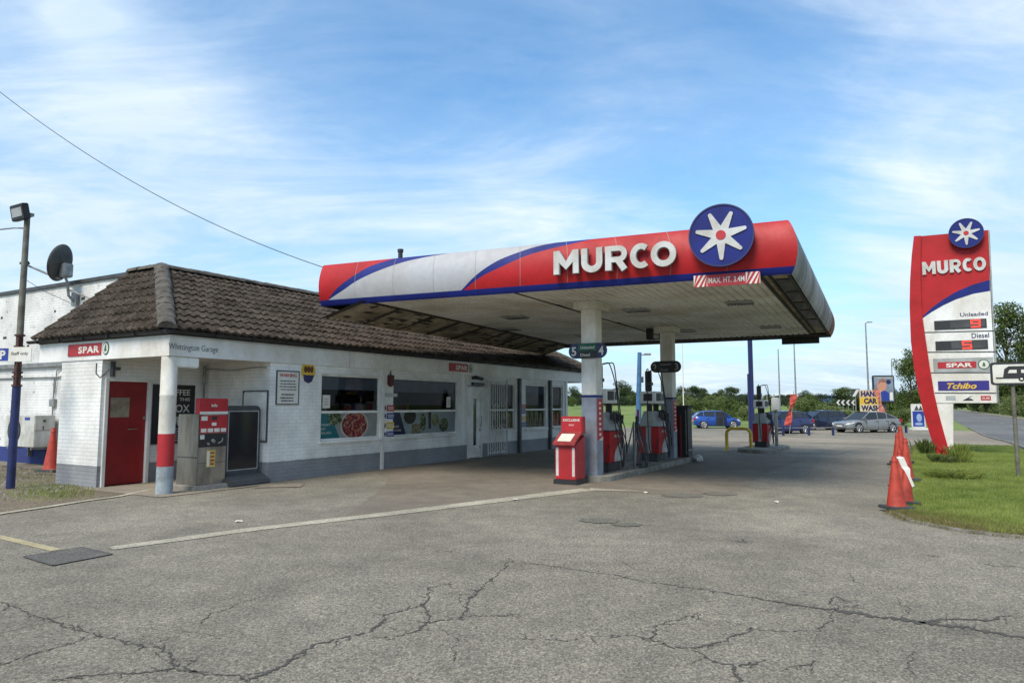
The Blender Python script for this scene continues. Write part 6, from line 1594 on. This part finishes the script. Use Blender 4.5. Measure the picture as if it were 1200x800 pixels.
# advertising panel
x, y = at(1035.5, 62); ad = thing('advertising_panel', 'upright poster panel showing a portrait, in a dark rounded frame behind the silver car', 'advert', (x, y, gz(x, y)), -.05); g0 = gz(x, y)
z0 = EYE+2.5*62/FPX-g0; z1 = EYE+34*62/FPX-g0; Wd = 24.5*62/FPX
MB().prism(rrect(-Wd/2, Wd/2, z0, z1, .12), .18).build('frame', M['black'], ad); m = MB(); m.box(-.25, .25, .0, .12, 0, z0); m.build('post', M['darkgrey'], ad)
m = MB().box(-Wd/2+.1, Wd/2-.1, -.19, -.18, z0+.12, z1-.12); po = m.build('poster', paint('poster_sky', (.22, .26, .34), .4, .3, 1.5), ad)
hh = z1-z0
MB().prism(ellip(.40, .52, -.18, z0+hh*.62), .01, FRONT(0, -.19, 0)).build('portrait', M['skin'], po)
MB().prism([(-.48, z0+hh*.66), (-.42, z0+hh*.80), (-.1, z0+hh*.88), (.2, z0+hh*.80), (.1, z0+hh*.74), (-.25, z0+hh*.76)], .014, FRONT(0, -.19, 0)).build('hair', paint('hairc', (.30, .12, .08), .6), po)
MB().prism([(-.60, z0+.14), (.45, z0+.14), (.4, z0+hh*.36), (.05, z0+hh*.45), (-.45, z0+hh*.36)], .012, FRONT(0, -.19, 0)).build('shirt', M['signblue'], po)
MB().prism(disc(.2, 20, .42, z0+hh*.76), .012, FRONT(0, -.19, 0)).build('badge', M['navy'], po); MB().prism([(.45, z0+.2), (.75, z0+.2), (.72, z0+.9), (.5, z0+.9)], .016, FRONT(0, -.19, 0)).build('cup', M['paper'], po)
MB().box(-Wd/2+.1, Wd/2-.1, -.2, -.19, z1-.3, z1-.14).build('caption_bar', M['grey'], po)
# chevron boards on the roundabout
for k, px in enumerate((982.5, 988, 994, 1000)):
    Y = 92; x, y = at(px, Y); t = thing('chevron_board', ['leftmost', 'second from left', 'third from left', 'rightmost'][k]+' black and white chevron board on the bank behind the cars', 'road sign', (x, y, gz(x, y)), 0, 'chevron boards on the roundabout'); g0 = gz(x, y); zc = EYE+2.5*Y/FPX-g0
    MB().box(-.33, .33, -.03, 0, zc-.36, zc+.36).build('board', M['black'], t); MB().prism([(.25, zc+.33), (.02, zc+.33), (-.28, zc), (.02, zc-.33), (.25, zc-.33), (-.03, zc)], .01, FRONT(0, -.03, 0)).build('chevron', M['paper'], t); MB().box(-.04, .04, 0, .06, 0, zc).build('post', M['galv'], t)
x, y = at(1003, 84); t = thing('striped_marker', 'square black sign with white diagonal bar above the chevron boards', 'road sign', (x, y, gz(x, y)), 0); g0 = gz(x, y); zc = EYE+13.5*84/FPX-g0
MB().box(-.5, .5, -.03, 0, zc-.5, zc+.5).build('board', M['darkgrey'], t); MB().prism([(-.4, zc-.4), (-.05, zc-.4), (.4, zc+.3), (.4, zc+.42), (.1, zc+.42)], .01, FRONT(0, -.03, 0)).build('diagonal_bar', M['paper'], t); MB().box(-.05, .05, 0, .08, 0, zc).build('post', M['galv'], t)
# pavement board right of the silver car
x, y = at(1075, 53); t = thing('pavement_board', 'white framed blue pavement board between the silver car and the totem', 'sign', (x, y, gz(x, y)), 0)
MB().box(-.52, .52, -.06, 0, .22, 1.98).build('frame', M['paper'], t, bevel=.02); o = MB().box(-.43, .43, -.068, -.06, .3, 1.45).build('poster', M['signblue'], t); m = MB(); m.prism(ellip(.2, .3, .05, .95), .006, FRONT(0, -.068, 0)); m.prism(ellip(.3, .1, 0, .5), .006, FRONT(0, -.068, 0)); m.build('picture', paint('pale_blue', (.3, .42, .6), .5), o)
m = MB(); m.prism([(-.3, 1.5), (-.1, 1.9), (.05, 1.55), (.2, 1.88), (.35, 1.5)], .006, FRONT(0, -.06, 0)); m.build('heading', M['darkgrey'], o); MB().box(-.6, .6, -.3, .3, 0, .2).build('base', M['paper'], t, bevel=.05)
# thin fence posts beyond the bank
for k, px in enumerate((893, 899, 907.5)):
    x, y = at(px, 90); t = thing('fence_post', 'thin grey post on the bank above the dark blue hatchback, '+['left of three', 'middle of three', 'right of three'][k], 'post', (x, y, gz(x, y)), 0, 'posts on the bank'); MB().cyl((0,0,0), (0,0,EYE+12*90/FPX-gz(x, y)), .06).build('post', M['galv'], t)
# ================================================================== CARS
def make_car(lab, loc, rz, col, L, Wd, H, kind='hatch', name='parked_car', opened=False, grp='cars parked beyond the knee rail'):
    r = thing(name, lab, 'car', loc, rz, grp); hw = Wd/2
    pt = paint('car_paint_'+lab[:12], col, .22, .08, 1.5, metal=.25, coat=.8)
    # stations along x (front = +x): x, sill, shoulder(belt) height, hood half width
    if kind == 'saloon': xs = [(.50,.40,.55,.74),(.485,.26,.66,.86),(.44,.2,.735,.95),(.34,.19,.80,.985),(.24,.18,.88,1),(.0,.18,.93,1),(-.2,.18,.97,1),(-.32,.19,1.0,.99),(-.42,.22,1.0,.95),(-.48,.28,.92,.88),(-.5,.42,.80,.8)]; gh = [(.255,.90,0.,.94),(.09,.93,.985,.78),(-.05,.95,1.0,.78),(-.18,.97,.985,.77),(-.28,.99,.90,.78),(-.41,1.0,0.,.86)]
    else: xs = [(.50,.40,.58,.74),(.485,.26,.70,.86),(.44,.2,.78,.95),(.34,.19,.86,.985),(.27,.18,.92,1),(.0,.18,.96,1),(-.2,.18,1.0,1),(-.35,.19,1.03,.99),(-.44,.22,1.04,.95),(-.485,.28,1.0,.9),(-.5,.42,.88,.84)]; gh = [(.30,.93,0.,.94),(.10,.95,.985,.78),(-.05,.97,1.0,.78),(-.25,1.0,.985,.77),(-.38,1.03,.93,.78),(-.475,1.03,0.,.86)]
    k_ = H/1.46; n = len(xs); m = MB(); vs = []
    for (x, zs0, zb, wf) in xs:
        zb *= k_; zs0 *= k_; X = x*L; y0 = hw*wf; mid = zs0+(zb-zs0)*.55
        vs += [(X, -y0*.90, zs0), (X, -y0*.985, zs0+.08), (X, -y0, mid), (X, -y0*.955, zb-.06), (X, -y0*.87, zb), (X, 0, zb+.02), (X, y0*.87, zb), (X, y0*.955, zb-.06), (X, y0, mid), (X, y0*.985, zs0+.08), (X, y0*.90, zs0)]
    q = 11; fs = [(i*q+j, i*q+j+1, (i+1)*q+j+1, (i+1)*q+j) for i in range(n-1) for j in range(q-1)]+[tuple(range(q-1, -1, -1)), tuple((n-1)*q+j for j in range(q))]+[(i*q, (i+1)*q, (i+1)*q+q-1, i*q+q-1) for i in range(n-1)]
    m.add(vs, fs); body = m.build('body', pt, r, smooth=True)
    # greenhouse: glass with painted pillars and roof
    P = []
    for (x, zb, zr, wf) in gh:
        X = x*L; P.append((X, zb*k_-.01, (zr*H if zr else zb*k_+.005), hw*.87, hw*wf*.93 if zr else hw*.84))
    g = MB(); vs = []
    for (X, zb, zr, wb, wt) in P: vs += [(X, -wb, zb), (X, -wt, zr-.03), (X, wt, zr-.03), (X, wb, zb)]
    g.add(vs, [(i*4+j, i*4+j+1, (i+1)*4+j+1, (i+1)*4+j) for i in range(len(P)-1) for j in range(3)]); g.build('window', M['carglass'], r, smooth=False)
    m = MB(); rf = P[1:-1]; vs = []
    for (X, zb, zr, wb, wt) in rf: vs += [(X, -wt-.01, zr-.045), (X, -wt*.93, zr-.005), (X, 0, zr+.012), (X, wt*.93, zr-.005), (X, wt+.01, zr-.045)]
    m.add(vs, [(i*5+j, i*5+j+1, (i+1)*5+j+1, (i+1)*5+j) for i in range(len(rf)-1) for j in range(4)])
    for s_ in (-1, 1):
        def pil(x0, z0, w0, x1, z1, w1, rr=.03): m.tube([(x0, s_*(w0+.005), z0), (x1, s_*(w1+.008), z1)], rr, 6)
        pil(P[0][0]-.02, P[0][1]+.02, hw*.87, P[1][0], P[1][2]-.05, P[1][4], .035); pil(P[-1][0]+.04, P[-1][1]+.02, hw*.87, P[-2][0], P[-2][2]-.05, P[-2][4], .05); pil(P[2][0]-.05*L*0, P[2][1], hw*.87, P[2][0], P[2][2]-.04, P[2][4], .028)
        pil(P[-3][0]-.04*L, P[-3][1], hw*.87, P[-3][0]-.05*L, P[-3][2]-.05, P[-3][4], .035)
    m.build('roof', pt, r, smooth=True)
    wr = .315 if kind != 'saloon' else .325
    for x, tag_ in ((.325*L, 'f'), (-.30*L, 'r')):
        for s_ in (-1, 1):
            y = s_*(hw-.02); y1 = s_*(hw-.22)
            MB().cyl((x, y1, wr+.02), (x, s_*(hw+.002), wr+.03), wr+.055, n=24).build('wheel_arch', M['black'], body)
            w = MB().cyl((x, y1, wr), (x, s_*(hw+.012), wr), wr, n=24).build('wheel', M['tyre'], r, bevel=.02)
            m = MB(); m.cyl((x, s_*(hw+.0), wr), (x, s_*(hw+.018), wr), wr*.66, n=22); m.build('rim', M['darkgrey'], w)
            m = MB()
            for k in range(5):
                a = k*2*PI/5; m.tube([(x+.03*math.cos(a), s_*(hw+.022), wr+.03*math.sin(a)), (x+wr*.64*math.cos(a), s_*(hw+.02), wr+wr*.64*math.sin(a))], [.032, .042], 5)
            rg = [(x+wr*.66*math.cos(t), s_*(hw+.02), wr+wr*.66*math.sin(t)) for t in np.linspace(0, 2*PI, 23)]; m.tube(rg, .02, 5); m.build('spokes', M['alloy'], w)
    for s_ in (-1, 1):
        y = s_*hw
        m = MB(); m.add([(.462*L, y*.90, .70*k_), (.492*L, y*.68, .66*k_), (.502*L, y*.60, .56*k_), (.492*L, y*.84, .57*k_), (.40*L, y*.97, .77*k_), (.42*L, y*.975, .66*k_)], [(0,1,2,3), (0,3,5,4)] if s_ < 0 else [(3,2,1,0), (4,5,3,0)])
        m.v = [(a_+.012, b_*1.012, c_) for a_, b_, c_ in m.v]; m.build('headlight', M['lamp'], r)
        m = MB(); m.box(-.503*L, -.47*L, min(y*.62, y*.93), max(y*.62, y*.93), .72*k_, .93*k_); m.build('tail_light', M['signred'], r)
        m = MB(); m.box(.225*L-.08, .225*L+.06, min(y*1.0, y*1.14), max(y*1.0, y*1.14), .93*k_, 1.05*k_); m.build('mirror', pt, r, bevel=.03)
        m = MB(); 
        for x in (.19*L, -.03*L, -.22*L): m.box(x-.006, x+.006, min(y*.98, y*1.004), max(y*.98, y*1.004), .24*k_, .86*k_)
        m.build('door_seam', M['black'], body)
        m = MB(); m.box(-.02*L, .02*L, min(y, y*1.02), max(y, y*1.02), .80*k_, .83*k_); m.box(-.215*L, -.175*L, min(y, y*1.02), max(y, y*1.02), .82*k_, .85*k_); m.build('door_handle', pt, r)
    m = MB(); m.box(.485*L, .507*L, -hw*.52, hw*.52, .28*k_, .42*k_); m.box(.487*L, .503*L, -hw*.4, hw*.4, .52*k_, .60*k_); m.build('grille', M['black'], r, bevel=.01)
    MB().box(.503*L, .511*L, -.26, .26, .43*k_, .53*k_).build('number_plate', M['paper'], r)
    MB().box(-.513*L, -.497*L, -.26, .26, .55*k_, .66*k_).build('number_plate', M['yellow'], r)
    if opened:
        m = MB().box(0, .95, -.03, .03, .25, .93); m.box(.04, .09, -.025, .025, .93, 1.32); m.box(.09, .9, -.02, .02, 1.28, 1.32)
        o = m.build('open_door', paint('door_inner', (.02, .03, .09), .5), r, bevel=.01); o.location = (.17*L, -hw*.97, 0); o.rotation_euler = (0, 0, math.radians(180+66)); 
        MB().box(-.04*L, .17*L, -hw*1.003, -hw*.93, .25, .93).build('door_opening', M['black'], r); MB().box(-.03*L, .12*L, -hw*.86, -hw*.78, .9, 1.35).build('cabin_gap', M['black'], r)
    return r
def cpos(px, py, z=-.33): return G(px, py, z)
p = cpos(1016, 506.3); make_car('silver grey saloon parked side on below the car wash sign', (p.x, p.y+.0, -.33), math.radians(180+17), (.22, .225, .225), 4.6, 1.82, 1.45, 'saloon')
p = cpos(916, 507.8); make_car('dark blue hatchback parked nearest, beside the distant pump', (p.x, p.y, -.33), math.radians(180+20), (.010, .018, .11), 4.1, 1.74, 1.52)
p = cpos(962, 503.4); make_car('very dark navy hatchback parked between the blue hatchback and the silver car', (p.x, p.y, -.33), math.radians(180+12), (.012, .018, .05), 4.1, 1.74, 1.50)
p = cpos(839, 501.6); make_car('bright blue hatchback with an open door on the far side of the forecourt', (p.x, p.y, -.33), math.radians(-4), (.012, .07, .36), 3.75, 1.68, 1.44, opened=True)
x, y = at(974, 100); make_car('pale blue car passing on the distant road above the navy hatchback', (x, y, gz(x, y)+.15), 0, (.10, .22, .40), 4.2, 1.75, 1.5, name='distant_car', grp=None)
x, y = at(1063, 118); make_car('dark car on the far road left of the price totem', (x, y, gz(x, y)+.3), 0, (.03, .03, .035), 4.4, 1.8, 1.7, name='distant_car', grp=None)
# ================================================================== SKY, SUN, CAMERA
SUN_EL, SUN_AZ = math.radians(50), math.radians(215)      # azimuth clockwise from +Y (camera looks along +Y)
w = bpy.data.worlds.new('World'); SC.world = w; w.use_nodes = True; nt = w.node_tree; nt.nodes.clear()
out = nt.nodes.new('ShaderNodeOutputWorld'); bg = nt.nodes.new('ShaderNodeBackground'); bg.inputs[1].default_value = .105
sky = nt.nodes.new('ShaderNodeTexSky'); sky.sky_type = 'NISHITA'; sky.sun_disc = False; sky.sun_elevation = SUN_EL; sky.sun_rotation = SUN_AZ
sky.air_density = 1.15; sky.dust_density = .6; sky.ozone_density = 2.2
tc = nt.nodes.new('ShaderNodeTexCoord'); D = tc.outputs['Generated']
sp = nt.nodes.new('ShaderNodeSeparateXYZ'); nt.links.new(D, sp.inputs[0])
zz = mth(nt, 'ADD', mth(nt, 'MAXIMUM', sp.outputs[2], 0.), .22)
cx = nt.nodes.new('ShaderNodeCombineXYZ'); nt.links.new(mth(nt, 'DIVIDE', sp.outputs[0], zz), cx.inputs[0]); nt.links.new(mth(nt, 'DIVIDE', sp.outputs[1], zz), cx.inputs[1])
def mapped(rot, sc): 
    m_ = nt.nodes.new('ShaderNodeMapping'); m_.inputs['Rotation'].default_value = (0, 0, rot); m_.inputs['Scale'].default_value = sc; nt.links.new(cx.outputs[0], m_.inputs[0]); return m_.outputs[0]
n1 = noise(nt, mapped(.5, (1.0, 2.0, 1)), .9, 12, .60, .8)
n2 = noise(nt, mapped(.35, (1.2, 3.2, 1)), 1.2, 12, .6, 1.6)
n3 = noise(nt, mapped(-.3, (1, 1, 1)), 3.6, 10, .65, .4)
cov = mth(nt, 'ADD', mth(nt, 'ADD', mth(nt, 'MULTIPLY', n1, .70), mth(nt, 'MULTIPLY', n2, .50)), mth(nt, 'MULTIPLY', n3, .26))
def lobe(px, py, sharp, amt):
    global cov
    d = ray(px, py).normalized(); vm = nt.nodes.new('ShaderNodeVectorMath'); vm.operation = 'DOT_PRODUCT'; nt.links.new(D, vm.inputs[0]); vm.inputs[1].default_value = d
    e = mth(nt, 'MULTIPLY', mth(nt, 'POWER', mth(nt, 'MAXIMUM', vm.outputs['Value'], 0), sharp), amt); cov = mth(nt, 'ADD', cov, e)
for L_ in ((80,215,60,.17),(330,230,80,.19),(560,260,120,.18),(30,110,90,.10),(200,130,110,.08),(100,8,700,.30),(1120,190,60,.16),(1180,330,60,.16),(700,330,90,.05),(420,70,50,-.20),(640,110,60,-.12),(870,150,45,-.18),(960,230,90,-.12),(1000,40,60,-.04),(60,45,150,-.10),(1100,90,120,.05),(250,330,120,-.04)): lobe(*L_)
hz = mth(nt, 'MULTIPLY', mth(nt, 'POWER', mth(nt, 'SUBTRACT', 1., mth(nt, 'MAXIMUM', sp.outputs[2], 0)), 9.), .34)
cov = mth(nt, 'ADD', cov, hz)
cm = ramp(nt, cov, [(.40, (.05,.05,.05)), (.62, (.22,.22,.22)), (.82, (.56,.56,.56)), (1.08, (.90,.90,.90))]).outputs[0]
shade = ramp(nt, n1, [(.35, (3.7, 5.1, 6.7)), (.68, (6.3, 6.9, 7.4))]).outputs[0]
hz2 = mth(nt, 'POWER', mth(nt, 'SUBTRACT', 1., mth(nt, 'MAXIMUM', sp.outputs[2], 0)), 7.)
shade = mixc(nt, mth(nt, 'MULTIPLY', hz2, .75), shade, ramp(nt, n2, [(.38, (2.9, 3.9, 5.1)), (.64, (5.6, 6.2, 6.8))]).outputs[0])
tint = mixc(nt, 1., sky.outputs[0], (.82, 1.20, 1.38), 'MULTIPLY')
nt.links.new(mixc(nt, cm, tint, shade), bg.inputs[0]); nt.links.new(bg.outputs[0], out.inputs[0])
sl_ = bpy.data.lights.new('sun', 'SUN'); sl_.energy = 2.9; sl_.angle = math.radians(26); sl_.color = (1, .92, .80)
so_ = bpy.data.objects.new('sun', sl_); COL.objects.link(so_)
sd3 = Vector((math.sin(SUN_AZ)*math.cos(SUN_EL), math.cos(SUN_AZ)*math.cos(SUN_EL), math.sin(SUN_EL)))
so_.rotation_euler = (-sd3).to_track_quat('-Z', 'Y').to_euler(); so_.location = (0, -5, 20)
cam = bpy.data.cameras.new('camera'); co = bpy.data.objects.new('camera', cam); COL.objects.link(co); SC.camera = co
co.location = (0, 0, EYE); co.rotation_euler = (math.radians(90)+PITCH, 0, 0); cam.sensor_width = 36; cam.lens = FPX/1200*36; cam.clip_end = 3000; cam.clip_start = .05
vs_ = SC.view_settings; vs_.view_transform = 'Standard'; vs_.look = 'None'; vs_.exposure = .58; vs_.gamma = 1; vs_.use_curve_mapping = False
SC.cycles.max_bounces = 8; SC.cycles.diffuse_bounces = 4; SC.cycles.transparent_max_bounces = 12
